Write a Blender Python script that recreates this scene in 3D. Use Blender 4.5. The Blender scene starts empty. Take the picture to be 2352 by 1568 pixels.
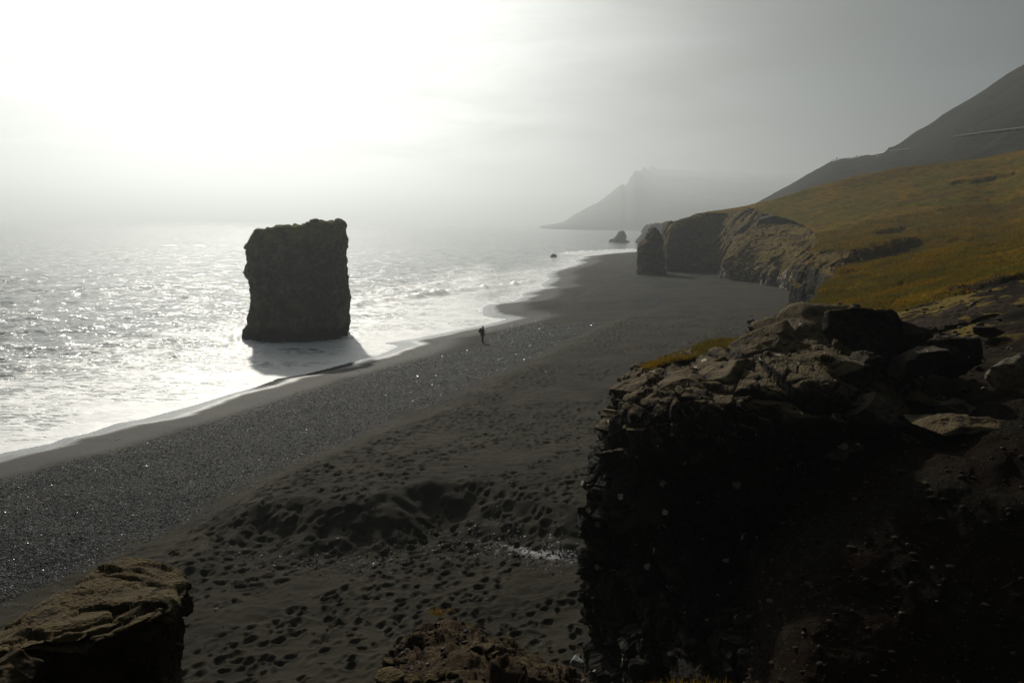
import bpy, math, random
import numpy as np
from mathutils import Vector, Matrix

# ------------------------------------------------------------------ camera, sky, sun, exposure
scene = bpy.context.scene
COL = scene.collection
CAM_Z = 13.0
PITCH, ROLL = math.radians(8.6), math.radians(0.62)
SUN_AZ, SUN_EL = math.radians(-19.0), math.radians(31.0)      # azimuth from +Y towards -X
cam_d = bpy.data.cameras.new('camera'); cam = bpy.data.objects.new('camera', cam_d); COL.objects.link(cam)
cam_d.sensor_width = 23.5; cam_d.lens = 18.0; cam_d.clip_start = 0.1; cam_d.clip_end = 20000
RM = Matrix.Rotation(math.pi/2 - PITCH, 3, 'X') @ Matrix.Rotation(ROLL, 3, 'Z')
cam.matrix_world = Matrix.Translation((0, 0, CAM_Z)) @ RM.to_4x4()
scene.camera = cam
scene.view_settings.view_transform = 'Standard'; scene.view_settings.look = 'None'
scene.view_settings.exposure = 0.0; scene.view_settings.gamma = 1.0; scene.view_settings.use_curve_mapping = False
cy = scene.cycles
cy.max_bounces = 5; cy.diffuse_bounces = 2; cy.glossy_bounces = 3; cy.volume_bounces = 0
cy.use_denoising = True; cy.sample_clamp_indirect = 4.0; cy.sample_clamp_direct = 20.0

SUN = Vector((math.sin(SUN_AZ)*math.cos(SUN_EL), math.cos(SUN_AZ)*math.cos(SUN_EL), math.sin(SUN_EL)))
sd = bpy.data.lights.new('sun', 'SUN'); sun = bpy.data.objects.new('sun', sd); COL.objects.link(sun)
sd.energy = 3.9; sd.angle = math.radians(1.6); sd.color = (1.0, 0.95, 0.85)
sun.rotation_euler = SUN.to_track_quat('Z', 'Y').to_euler(); sun.location = (-60, 150, 120)

world = bpy.data.worlds.new('World'); scene.world = world; world.use_nodes = True
def sky_world():
    nt = world.node_tree; N = nt.nodes; L = nt.links; N.clear()
    out = N.new('ShaderNodeOutputWorld')
    sky = N.new('ShaderNodeTexSky'); sky.sky_type = 'NISHITA'; sky.sun_disc = False
    sky.sun_elevation = SUN_EL; sky.sun_rotation = SUN_AZ; sky.dust_density = 3.0
    b1 = N.new('ShaderNodeBackground'); b1.inputs['Strength'].default_value = 0.05
    L.new(sky.outputs[0], b1.inputs['Color'])
    tc = N.new('ShaderNodeTexCoord')
    def m(op, a, b=None, c=None, clamp=False):
        n = N.new('ShaderNodeMath'); n.operation = op; n.use_clamp = clamp
        for i, v in enumerate((a, b, c)):
            if v is None: continue
            if isinstance(v, (int, float)): n.inputs[i].default_value = v
            else: L.new(v, n.inputs[i])
        return n.outputs[0]
    vn = N.new('ShaderNodeVectorMath'); vn.operation = 'NORMALIZE'; L.new(tc.outputs['Generated'], vn.inputs[0])
    # cloud sheet: ray met with a flat layer overhead, so clouds compress towards the horizon
    sp = N.new('ShaderNodeSeparateXYZ'); L.new(vn.outputs[0], sp.inputs[0])
    zz = m('MAXIMUM', sp.outputs[2], 0.0); zz = m('ADD', zz, 0.12)
    cx = m('DIVIDE', sp.outputs[0], zz); cyy = m('DIVIDE', sp.outputs[1], zz)
    cb = N.new('ShaderNodeCombineXYZ'); L.new(cx, cb.inputs[0]); L.new(cyy, cb.inputs[1])
    nz = N.new('ShaderNodeTexNoise'); nz.inputs['Scale'].default_value = 0.95; nz.inputs['Detail'].default_value = 5
    nz.inputs['Roughness'].default_value = 0.5; nz.inputs['Distortion'].default_value = 0.4
    L.new(cb.outputs[0], nz.inputs['Vector'])
    dt = N.new('ShaderNodeVectorMath'); dt.operation = 'DOT_PRODUCT'
    L.new(vn.outputs[0], dt.inputs[0]); dt.inputs[1].default_value = SUN
    ang = m('ARCCOSINE', m('MINIMUM', dt.outputs['Value'], 0.99999))
    deg = m('MULTIPLY', ang, 180/math.pi)
    g1 = m('MULTIPLY', m('EXPONENT', m('MULTIPLY', m('POWER', m('DIVIDE', deg, 36.0), 3.0), -1.0)), 0.58)
    g2 = m('MULTIPLY', m('EXPONENT', m('MULTIPLY', deg, -1/5.0)), 7.0)
    glow = m('ADD', g1, g2)
    land = N.new('ShaderNodeMapRange'); land.interpolation_type = 'SMOOTHSTEP'      # thicker cloud over the land side
    hl = m('SQRT', m('ADD', m('MULTIPLY', sp.outputs[0], sp.outputs[0]), m('MULTIPLY', sp.outputs[1], sp.outputs[1])))
    L.new(m('DIVIDE', sp.outputs[0], m('MAXIMUM', hl, 0.05)), land.inputs[0])
    for q, v in enumerate((-0.08, 0.42, 1.0, 0.08)): land.inputs[q+1].default_value = v
    glow = m('MULTIPLY', glow, land.outputs[0])
    cl = m('MULTIPLY_ADD', nz.outputs['Fac'], 4.8, -1.35)
    cl = m('MAXIMUM', cl, 0.25)
    glow = m('MULTIPLY', glow, cl)
    gv = N.new('ShaderNodeVectorMath'); gv.operation = 'SCALE'; gv.inputs[0].default_value = (1.0, 0.995, 0.95); L.new(glow, gv.inputs['Scale'])
    base = N.new('ShaderNodeVectorMath'); base.operation = 'SCALE'; base.inputs[0].default_value = (0.018, 0.030, 0.040); L.new(cl, base.inputs['Scale'])
    ad = N.new('ShaderNodeVectorMath'); ad.operation = 'ADD'; L.new(gv.outputs[0], ad.inputs[0]); L.new(base.outputs[0], ad.inputs[1])
    b2 = N.new('ShaderNodeBackground'); b2.inputs['Strength'].default_value = 1.0; L.new(ad.outputs[0], b2.inputs['Color'])
    mx = N.new('ShaderNodeMixShader'); mx.inputs[0].default_value = 0.97
    L.new(b1.outputs[0], mx.inputs[1]); L.new(b2.outputs[0], mx.inputs[2]); L.new(mx.outputs[0], out.inputs['Surface'])
    world.cycles.sampling_method = 'MANUAL'; world.cycles.sample_map_resolution = 1024
sky_world()

# ------------------------------------------------------------------ measuring helpers
FPX = 18.0/23.5*2352
def ray(x, y):
    return RM @ Vector(((x-1176)/FPX, -(y-784)/FPX, -1.0))
def at(x, y, Y):
    d = ray(x, y); t = Y/d.y
    return Vector((d.x*t, Y, CAM_Z + d.z*t))
def onz(x, y, z):
    d = ray(x, y); t = (z-CAM_Z)/d.z
    return Vector((d.x*t, d.y*t, z))

# ------------------------------------------------------------------ noise (numpy)
f32 = np.float32
def hsh(ix, iy, iz, seed):
    h = (ix.astype(np.int64)*374761393 + iy.astype(np.int64)*668265263 + iz.astype(np.int64)*2147483647*3 + seed*1274126177) & 0xFFFFFFFF
    h = ((h ^ (h >> 13))*1274126177) & 0xFFFFFFFF
    h = ((h ^ (h >> 16))*2246822519) & 0xFFFFFFFF
    return (h ^ (h >> 15)) & 0xFFFFFFFF
def h01(h, k):
    return (((h >> k) & 0xFFF).astype(f32))/4095.0
def pn(p, seed=0):
    fl = np.floor(p); fr = (p-fl).astype(f32); fl = fl.astype(np.int64)
    w = fr*fr*fr*(fr*(fr*6-15)+10); r = np.zeros(len(p), f32)
    for dx in (0, 1):
        wx = w[:, 0] if dx else 1-w[:, 0]
        for dy in (0, 1):
            wy = w[:, 1] if dy else 1-w[:, 1]
            for dz in (0, 1):
                wz = w[:, 2] if dz else 1-w[:, 2]
                h = hsh(fl[:, 0]+dx, fl[:, 1]+dy, fl[:, 2]+dz, seed)
                g = (h01(h, 0)*2-1)*(fr[:, 0]-dx) + (h01(h, 10)*2-1)*(fr[:, 1]-dy) + (h01(h, 20)*2-1)*(fr[:, 2]-dz)
                r += wx*wy*wz*g
    return r*1.6
def pn2(x, y, seed=0):
    fx = np.floor(x); fy = np.floor(y); rx = (x-fx).astype(f32); ry = (y-fy).astype(f32)
    fx = fx.astype(np.int64); fy = fy.astype(np.int64); z = np.zeros_like(fx)
    wx = rx*rx*rx*(rx*(rx*6-15)+10); wy = ry*ry*ry*(ry*(ry*6-15)+10); r = 0
    for dx in (0, 1):
        for dy in (0, 1):
            h = hsh(fx+dx, fy+dy, z, seed)
            g = (h01(h, 0)*2-1)*(rx-dx) + (h01(h, 14)*2-1)*(ry-dy)
            r = r + (wx if dx else 1-wx)*(wy if dy else 1-wy)*g
    return r*1.7
def fbm(p, o=4, seed=0, lac=2.03, g=0.5):
    r = 0; a = 1.0; q = p.copy()
    for i in range(o):
        r = r + a*pn(q, seed+i*17); q = q*lac+13.7; a *= g
    return r
def fbm2(x, y, o=4, seed=0, g=0.5):
    r = 0; a = 1.0
    for i in range(o):
        r = r + a*pn2(x, y, seed+i*17); x = x*2.03+13.7; y = y*2.03+7.1; a *= g
    return r
def facets(p, s, seed=0, tilt=0.7):
    """blocky fracture: every Worley cell is a tilted plane of its own; returns (height, crack distance)"""
    q = (p/np.asarray(s)).astype(np.float64); c = np.floor(q).astype(np.int64)
    F1 = np.full(len(p), 9.0, f32); F2 = F1.copy(); H = np.zeros(len(p), f32)
    for dx in (-1, 0, 1):
        for dy in (-1, 0, 1):
            for dz in (-1, 0, 1):
                h = hsh(c[:, 0]+dx, c[:, 1]+dy, c[:, 2]+dz, seed); h2 = hsh(c[:, 0]+dx, c[:, 1]+dy, c[:, 2]+dz, seed+99)
                vx = (q[:, 0]-c[:, 0]-dx-h01(h, 0)).astype(f32); vy = (q[:, 1]-c[:, 1]-dy-h01(h, 10)).astype(f32); vz = (q[:, 2]-c[:, 2]-dz-h01(h, 20)).astype(f32)
                d = np.sqrt(vx*vx+vy*vy+vz*vz)
                hh = (h01(h2, 0)-0.5) + tilt*((h01(h2, 8)*2-1)*vx + (h01(h2, 14)*2-1)*vy + (h01(h2, 20)*2-1)*vz)
                n1 = d < F1
                F2 = np.where(n1, F1, np.minimum(F2, d)); H = np.where(n1, hh, H); F1 = np.where(n1, d, F1)
    return H, F2-F1
def ss(a, b, x):
    t = np.clip((x-a)/(b-a), 0, 1); return t*t*(3-2*t)
def pl_dist(x, y, pts):
    """distance to a polyline and the side (+ on its right when walking along it)"""
    best = np.full(x.shape, 1e18); side = np.zeros(x.shape)
    for (a, b) in zip(pts[:-1], pts[1:]):
        ex, ey = b[0]-a[0], b[1]-a[1]; L2 = ex*ex+ey*ey+1e-9
        t = np.clip(((x-a[0])*ex+(y-a[1])*ey)/L2, 0, 1)
        dx = x-a[0]-t*ex; dy = y-a[1]-t*ey; d = dx*dx+dy*dy
        cr = ex*(y-a[1])-ey*(x-a[0])
        # at shared corners prefer the edge whose line is farther from the point (gives the right sign)
        sc = np.abs(cr)/math.sqrt(L2)
        new = (d < best-1e-7) | ((np.abs(d-best) <= 1e-7) & (sc > np.abs(side)))
        side = np.where(new, -np.sign(cr)*sc, side); best = np.where(new, d, best)
    return np.sqrt(best)*np.where(side >= 0, 1, -1)

# ------------------------------------------------------------------ object helpers
def tag(o, label=None, cat=None, group=None, kind=None):
    if label: o['label'] = label
    if cat: o['category'] = cat
    if group: o['group'] = group
    if kind: o['kind'] = kind
    return o
def fast_mesh(name, V, F, smooth=True):
    V = np.asarray(V, f32); F = np.asarray(F, np.int32); k = F.shape[1]
    me = bpy.data.meshes.new(name); me.vertices.add(len(V)); me.vertices.foreach_set('co', V.ravel())
    me.loops.add(F.size); me.loops.foreach_set('vertex_index', F.ravel())
    me.polygons.add(len(F)); me.polygons.foreach_set('loop_start', np.arange(0, F.size, k, dtype=np.int32))
    me.polygons.foreach_set('use_smooth', np.full(len(F), smooth)); me.update(calc_edges=True)
    return me
def mk(name, V, F, mat, parent=None, origin=None, smooth=True, attrs=None):
    V = np.asarray(V, np.float64)
    org = Vector((0, 0, 0))
    if parent is not None:
        p = parent
        while p is not None: org = org + p.location; p = p.parent
    elif origin is not None: org = Vector(origin)
    me = fast_mesh(name, V-np.array(org), F, smooth)
    if attrs:
        for k, v in attrs.items():
            a = me.attributes.new(k, 'FLOAT', 'POINT'); a.data.foreach_set('value', np.asarray(v, f32))
    me.materials.append(mat)
    o = bpy.data.objects.new(name, me); COL.objects.link(o)
    if parent is not None: o.parent = parent
    elif origin is not None: o.location = org
    return o
def empty(name, loc, label=None, cat=None, group=None):
    o = bpy.data.objects.new(name, None); COL.objects.link(o); o.location = loc; o.empty_display_size = 0.3
    return tag(o, label, cat, group)
def grid_faces(nv, nu, flip=False, closed=False):
    i = np.arange(nv-1)[:, None]; j = np.arange(nu if closed else nu-1)[None, :]; j2 = (j+1) % nu
    a = i*nu+j; b = i*nu+j2; c = (i+1)*nu+j2; d = (i+1)*nu+j
    F = np.stack([a+0*b, b+0*a, c+0*a, d+0*a], -1).reshape(-1, 4)
    return F[:, ::-1] if flip else F
def crom(P, n, lin=0.0):
    """resample control points P (k, ...) to n samples by Catmull-Rom"""
    k = len(P); t = np.linspace(0, k-1, n); i = np.minimum(t.astype(int), k-2); f = (t-i).reshape([-1]+[1]*(P.ndim-1))
    p0 = P[np.maximum(i-1, 0)]; p1 = P[i]; p2 = P[i+1]; p3 = P[np.minimum(i+2, k-1)]
    c = 0.5*((2*p1)+(-p0+p2)*f+(2*p0-5*p1+4*p2-p3)*f*f+(-p0+3*p1-3*p2+p3)*f**3)
    return c*(1-lin)+(p1*(1-f)+p2*f)*lin
def net(ctrl, nv, nu, lin=0.0):
    P = np.array([[list(v) for v in r] for r in ctrl], float)
    G = crom(P, nv, lin); G = crom(np.swapaxes(G, 0, 1), nu, lin)
    return np.swapaxes(G, 0, 1)
def normals(G):
    du = np.gradient(G, axis=1); dv = np.gradient(G, axis=0); n = np.cross(du, dv)
    return n/(np.linalg.norm(n, axis=-1, keepdims=True)+1e-9)
def rock_disp(p, scales, amps, seed, aniso=(1, 1, 1), rot=None, crack=0.25):
    q = p*1.0
    if rot is not None: q = q @ np.array(rot)
    wob = np.stack([pn(q*0.9/scales[0]+k*31, seed+k) for k in range(3)], -1)*0.22*scales[0]
    q = (q+wob)/np.array(aniso)
    d = np.zeros(len(p))
    for i, (s, a) in enumerate(zip(scales, amps)):
        h, cr = facets(q, s, seed+i*7)
        d += a*(h - crack*(1-ss(0.0, 0.10, cr)))
    return d
def rot_to(axis, ang):
    return [list(r) for r in Matrix.Rotation(math.radians(ang), 3, axis)]

# ------------------------------------------------------------------ materials
def mat(name):
    m = bpy.data.materials.new(name); m.use_nodes = True; nt = m.node_tree; nt.nodes.clear()
    out = nt.nodes.new('ShaderNodeOutputMaterial'); b = nt.nodes.new('ShaderNodeBsdfPrincipled')
    nt.links.new(b.outputs[0], out.inputs[0])
    return m, nt, b, out
class NB:
    def __init__(s, nt):
        s.nt = nt; s.tc = nt.nodes.new('ShaderNodeTexCoord'); s.P = s.tc.outputs['Object']
        g = nt.nodes.new('ShaderNodeNewGeometry'); s.pos = g.outputs['Position']; s.nor = g.outputs['Normal']
    def put(s, sock, v):
        if isinstance(v, (int, float, tuple)):
            sock.default_value = (tuple(v)+(1,)) if isinstance(v, tuple) and len(v) == 3 and sock.type == 'RGBA' else v
        else: s.nt.links.new(v, sock)
    def noise(s, scale, detail=4, rough=0.55, vec=None, dist=0.0, col=False):
        n = s.nt.nodes.new('ShaderNodeTexNoise'); n.inputs['Scale'].default_value = scale; n.inputs['Detail'].default_value = detail
        n.inputs['Roughness'].default_value = rough; n.inputs['Distortion'].default_value = dist
        s.nt.links.new(vec if vec is not None else s.P, n.inputs['Vector']); return n.outputs['Color' if col else 'Fac']
    def vor(s, scale, feat='F1', vec=None, out='Distance', rnd=1.0):
        n = s.nt.nodes.new('ShaderNodeTexVoronoi'); n.feature = feat; n.inputs['Scale'].default_value = scale; n.inputs['Randomness'].default_value = rnd
        s.nt.links.new(vec if vec is not None else s.P, n.inputs['Vector']); return n.outputs[out]
    def m(s, op, a, b=None, c=None, clamp=False):
        n = s.nt.nodes.new('ShaderNodeMath'); n.operation = op; n.use_clamp = clamp
        for i, v in enumerate((a, b, c)):
            if v is not None: s.put(n.inputs[i], v)
        return n.outputs[0]
    def ramp(s, v, lo, hi, a=0.0, b=1.0):
        n = s.nt.nodes.new('ShaderNodeMapRange'); n.interpolation_type = 'SMOOTHSTEP'
        for i, q in enumerate((v, lo, hi, a, b)): s.put(n.inputs[i], q)
        return n.outputs[0]
    def mix(s, f, a, b):
        n = s.nt.nodes.new('ShaderNodeMix'); n.data_type = 'RGBA'
        s.put(n.inputs[0], f); s.put(n.inputs[6], a); s.put(n.inputs[7], b); return n.outputs[2]
    def attr(s, name):
        n = s.nt.nodes.new('ShaderNodeAttribute'); n.attribute_name = name; return n.outputs['Fac']
    def scale(s, vec, xyz, rot=None):
        n = s.nt.nodes.new('ShaderNodeMapping'); n.inputs['Scale'].default_value = xyz
        if rot: n.inputs['Rotation'].default_value = rot
        s.nt.links.new(vec, n.inputs['Vector']); return n.outputs[0]
    def sep(s, vec, i):
        n = s.nt.nodes.new('ShaderNodeSeparateXYZ'); s.nt.links.new(vec, n.inputs[0]); return n.outputs[i]
    def bump(s, h, dist, strength=1.0, nrm=None):
        n = s.nt.nodes.new('ShaderNodeBump'); n.inputs['Distance'].default_value = dist; s.put(n.inputs['Strength'], strength)
        s.nt.links.new(h, n.inputs['Height'])
        if nrm is not None: s.nt.links.new(nrm, n.inputs['Normal'])
        return n.outputs[0]
def rock_mat(name, dark, light, sc=1.0, moss=None, lichen=0.0, grass=None, rough=0.85, lichen_col=(0.40, 0.37, 0.29), streak=None, fine=0.02, top=None, gt=0.0, mossz=None, lit_topz=None, streakz=None):
    m, nt, b, out = mat(name); n = NB(nt)
    a = n.noise(1.3*sc, 6, 0.6); c = n.ramp(a, 0.35, 0.7)
    col = n.mix(c, dark, light)
    g2 = n.noise(14*sc, 5, 0.7); col = n.mix(n.ramp(g2, 0.55, 0.75, 0, 0.5), col, tuple(x*1.9 for x in light))
    col = n.mix(n.ramp(n.noise(5*sc, 3, 0.5), 0.45, 0.62, 0, 0.7), col, tuple(x*0.55 for x in dark))
    nz = n.sep(n.nor, 2)
    if top:  # painted light: upward faces get a lighter colour, as if sunlit
        lit_top_f = n.m('MULTIPLY', n.ramp(nz, 0.35, 0.8), n.ramp(n.noise(2.2*sc, 4), 0.3, 0.5))
        if lit_topz: lit_top_f = n.m('MULTIPLY', lit_top_f, n.ramp(n.sep(n.pos, 2), lit_topz-1.0, lit_topz))
        col = n.mix(lit_top_f, col, top)
    if streak:
        v = n.scale(n.P, (1.2, 1.2, 0.35), (0.5, 0.3, 0)); s1 = n.noise(1.0*sc, 8, 0.75, vec=v, dist=1.2)
        s0 = n.ramp(n.noise(.4*sc, 3), 0.40, 0.50)
        sf_ = n.m('MULTIPLY', n.ramp(s1, 0.47, 0.60), s0)
        if streakz: sf_ = n.m('MULTIPLY', sf_, n.ramp(n.sep(n.pos, 2), streakz+1.5, streakz-1.0))
        late = (sf_, streak)
    if moss:
        f = n.ramp(n.m('ADD', nz, n.m('MULTIPLY', n.noise(2.5*sc, 5, 0.65), 1.6)), 0.95, 1.35)
        if mossz: col = n.mix(n.ramp(n.m('ADD', n.sep(n.P, 2), n.noise(1.0, 4)), 2.3, 1.4), col, (0.012, 0.012, 0.011))
        if mossz: f = n.m('MULTIPLY', f, n.ramp(n.sep(n.P, 2), mossz[0]+1, mossz[1]-1, 0.12, 1.0))
        col = n.mix(f, col, moss)
    if mossz:
        zt = n.m('ADD', n.ramp(n.sep(n.P, 2), mossz[0], mossz[1]), n.m('MULTIPLY_ADD', n.noise(1.1*sc, 5, .65), 1.6, -0.8))
        col = n.mix(n.m('MULTIPLY', n.ramp(zt, 0.5, 0.95), 0.9), col, tuple(x*1.0 for x in moss)); col = n.mix(n.ramp(n.noise(.5, 3), .56, .66, 0, .5), col, (0.05, 0.052, 0.022))
    if grass:
        f = n.ramp(n.m('ADD', nz, n.m('MULTIPLY', n.noise(1.0*sc, 5, 0.65), 0.9)), 0.85-gt, 1.15-gt)
        gc = n.mix(n.ramp(n.noise(0.9*sc, 5, 0.6), 0.4, 0.6), grass[0], grass[1]); col = n.mix(f, col, gc)
    if streak: col = n.mix(late[0], col, late[1])
    if lichen > 0:
        wv = n.nt.nodes.new('ShaderNodeVectorMath'); wv.operation = 'MULTIPLY_ADD'
        n.nt.links.new(n.noise(9, 3, col=True), wv.inputs[0]); wv.inputs[1].default_value = (0.09,)*3; n.nt.links.new(n.P, wv.inputs[2])
        d = n.vor(3.3, vec=wv.outputs[0]); r = n.sep(n.vor(3.3, vec=wv.outputs[0], out='Color'), 0)
        rad = n.ramp(r, 1-lichen, 1.0, 0.05, 0.34)
        ring = n.m('LESS_THAN', d, rad)
        col = n.mix(n.m('MULTIPLY', ring, n.ramp(n.noise(30, 4, .7), .3, .55, 0.25, 1.0)), col, lichen_col)
    nt.links.new(col, b.inputs['Base Color']); b.inputs['Roughness'].default_value = rough
    b.inputs['Specular IOR Level'].default_value = 0.06
    h = n.m('ADD', n.noise(7*sc, 8, 0.7), n.m('MULTIPLY', n.vor(9*sc, 'DISTANCE_TO_EDGE'), 0.8))
    nt.links.new(n.bump(h, fine/sc*3, 0.9), b.inputs['Normal'])
    return m
M = {}
M['crag'] = rock_mat('crag_rock', (0.010, 0.009, 0.007), (0.030, 0.026, 0.020), 1.2, lichen=0.26, top=(0.092, 0.068, 0.036), lit_topz=8.8)
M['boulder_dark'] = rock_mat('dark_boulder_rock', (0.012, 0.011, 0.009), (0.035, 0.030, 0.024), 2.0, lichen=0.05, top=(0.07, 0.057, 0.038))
M['boulder_lit_top'] = rock_mat('lichen_block_lit_top', (0.020, 0.017, 0.013), (0.050, 0.043, 0.033), 1.6, lichen=0.05, top=(0.105, 0.078, 0.042))  # top colour paints lit upper faces; lichen is only the small spots
M['boulder_red'] = rock_mat('reddish_boulder_rock', (0.030, 0.020, 0.015), (0.060, 0.042, 0.032), 2.0)
M['boulder_pale'] = rock_mat('pale_boulder_rock', (0.08, 0.068, 0.05), (0.17, 0.145, 0.105), 2.2)
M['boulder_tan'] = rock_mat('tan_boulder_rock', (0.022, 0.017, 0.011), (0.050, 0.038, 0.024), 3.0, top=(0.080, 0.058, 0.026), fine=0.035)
M['stack'] = rock_mat('stack_rock', (0.070, 0.078, 0.050), (0.14, 0.145, 0.10), 0.55, moss=(0.20, 0.20, 0.045), fine=0.05, mossz=(8.0, 13.0))
M['cliff'] = rock_mat('cliff_rock', (0.020, 0.018, 0.014), (0.045, 0.037, 0.027), 0.25, grass=((0.120, 0.085, 0.008), (0.080, 0.045, 0.010)), fine=0.05, gt=.40)
M['cliff_pale'] = rock_mat('pale_cliff_rock', (0.025, 0.021, 0.016), (0.05, 0.038, 0.026), 0.3, grass=((0.140, 0.095, 0.008), (0.085, 0.048, 0.008)), fine=0.05, streak=(0.36, 0.36, 0.34), gt=.55, streakz=4.8)
M['cliff_near'] = rock_mat('near_cliff_rock', (0.008, 0.007, 0.005), (0.020, 0.016, 0.011), 0.5, grass=((0.085, 0.060, 0.006), (0.11, 0.060, 0.006)), fine=0.05, gt=0.0)
M['far_rock'] = rock_mat('far_rock', (0.03, 0.03, 0.027), (0.06, 0.055, 0.045), 0.15, fine=0.1)

def sand_material():
    m, nt, b, out = mat('black_sand'); n = NB(nt)
    wet = n.attr('wet'); gr = n.attr('gravel'); st = n.attr('stream')
    base = n.mix(n.ramp(n.noise(0.35, 5), 0.35, 0.65), (0.028, 0.0250, 0.0172), (0.041, 0.0365, 0.0252))
    base = n.mix(n.ramp(n.noise(38, 3, 0.8), 0.52, 0.75, 0, 0.35), base, (0.09, 0.083, 0.07))
    gcol = n.sep(n.vor(15, out='Color'), 1)
    grv = n.mix(n.ramp(gcol, 0.1, 1.0), (0.004, 0.004, 0.004), (0.020, 0.020, 0.019))
    grf = n.ramp(n.m('ADD', gr, n.m('MULTIPLY_ADD', n.noise(0.8, 5, .65), 0.7, -0.35)), 0.4, 0.6)
    col = n.mix(grf, base, grv)
    col = n.mix(wet, col, (0.020, 0.019, 0.017)); col = n.mix(st, col, (0.02, 0.018, 0.014))
    nt.links.new(col, b.inputs['Base Color'])
    ro = n.m('MULTIPLY_ADD', n.ramp(gcol, 0, 1), -0.30, 0.80)
    r1 = n.mix(grf, (0.85,)*3, ro)
    r2 = n.mix(wet, r1, (0.16,)*3); r3 = n.mix(st, r2, (0.22,)*3)
    nt.links.new(r3, b.inputs['Roughness'])
    b.inputs['IOR'].default_value = 1.4
    nt.links.new(n.m('ADD', n.m('MULTIPLY', n.m('MAXIMUM', wet, st), 0.50), 0.045), b.inputs['Specular IOR Level'])
    hs = n.m('MULTIPLY', n.noise(26, 5, 0.75), n.m('SUBTRACT', 1.0, wet))
    hg = n.m('MULTIPLY', n.m('MULTIPLY', n.vor(15), grf), -1.6)
    hg = n.m('ADD', hg, n.m('MULTIPLY', n.m('MULTIPLY', gcol, grf), 1.2))
    nt.links.new(n.bump(n.m('ADD', hs, hg), 0.035, 0.9), b.inputs['Normal'])
    return m
M['sand'] = sand_material()
def sea_material():
    m, nt, b, out = mat('sea_water'); n = NB(nt)
    foam = n.attr('foam')
    v = n.scale(n.P, (0.45, 1.0, 1), (0, 0, math.radians(-20)))
    wv = n.nt.nodes.new('ShaderNodeVectorMath'); wv.operation = 'MULTIPLY_ADD'
    nt.links.new(n.noise(0.8, 4, .6, vec=v, col=True), wv.inputs[0]); wv.inputs[1].default_value = (1.6,)*3; nt.links.new(v, wv.inputs[2])
    lace = n.m('SUBTRACT', 1.0, n.ramp(n.vor(1.1, 'DISTANCE_TO_EDGE', vec=wv.outputs[0]), 0.0, 0.28))
    lace2 = n.m('SUBTRACT', 1.0, n.ramp(n.vor(3.4, 'DISTANCE_TO_EDGE', vec=wv.outputs[0]), 0.0, 0.3))
    pat = n.m('ADD', n.m('MULTIPLY', lace, 0.6), n.m('MULTIPLY_ADD', lace2, 0.3, n.m('MULTIPLY', n.noise(0.5, 5, .7, vec=v), 0.5)))
    th = n.m('SUBTRACT', 1.25, foam)
    f = n.ramp(n.m('SUBTRACT', pat, th), -0.26, 0.26)
    wc = n.mix(n.ramp(foam, 0.1, 0.8), (0.11, 0.12, 0.115), (0.40, 0.41, 0.40))
    col = n.mix(f, wc, (0.80, 0.80, 0.79))
    nt.links.new(col, b.inputs['Base Color']); b.inputs['IOR'].default_value = 1.33
    nt.links.new(n.mix(f, (0.10,)*3, (0.55,)*3), b.inputs['Roughness'])
    calm = n.attr('calm')
    def slope(vec, sc, det, k):
        v_ = n.nt.nodes.new('ShaderNodeVectorMath'); v_.operation = 'SUBTRACT'; n.nt.links.new(n.noise(sc, det, .62, vec=vec, col=True), v_.inputs[0]); v_.inputs[1].default_value = (.5, .5, .5)
        w_ = n.nt.nodes.new('ShaderNodeVectorMath'); w_.operation = 'MULTIPLY'; n.nt.links.new(v_.outputs[0], w_.inputs[0]); w_.inputs[1].default_value = (k, k, 0); return w_.outputs[0]
    def vadd(a, b_):
        v_ = n.nt.nodes.new('ShaderNodeVectorMath'); v_.operation = 'ADD'; n.nt.links.new(a, v_.inputs[0]); n.nt.links.new(b_, v_.inputs[1]); return v_.outputs[0]
    sl = vadd(slope(n.scale(n.P, (0.7, 1.5, 1), (0, 0, math.radians(-12))), 0.5, 5, 1.7), slope(n.scale(n.P, (0.8, 1.4, 1), (0, 0, math.radians(14))), 2.6, 3, 1.6))
    sv = n.nt.nodes.new('ShaderNodeVectorMath'); sv.operation = 'SCALE'; n.nt.links.new(sl, sv.inputs[0]); n.nt.links.new(calm, sv.inputs['Scale'])
    nn = n.nt.nodes.new('ShaderNodeVectorMath'); nn.operation = 'NORMALIZE'; n.nt.links.new(vadd(sv.outputs[0], n.nor), nn.inputs[0])
    nt.links.new(n.bump(f, 0.05, 1.0, nrm=nn.outputs[0]), b.inputs['Normal'])
    return m
M['sea'] = sea_material()
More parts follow.
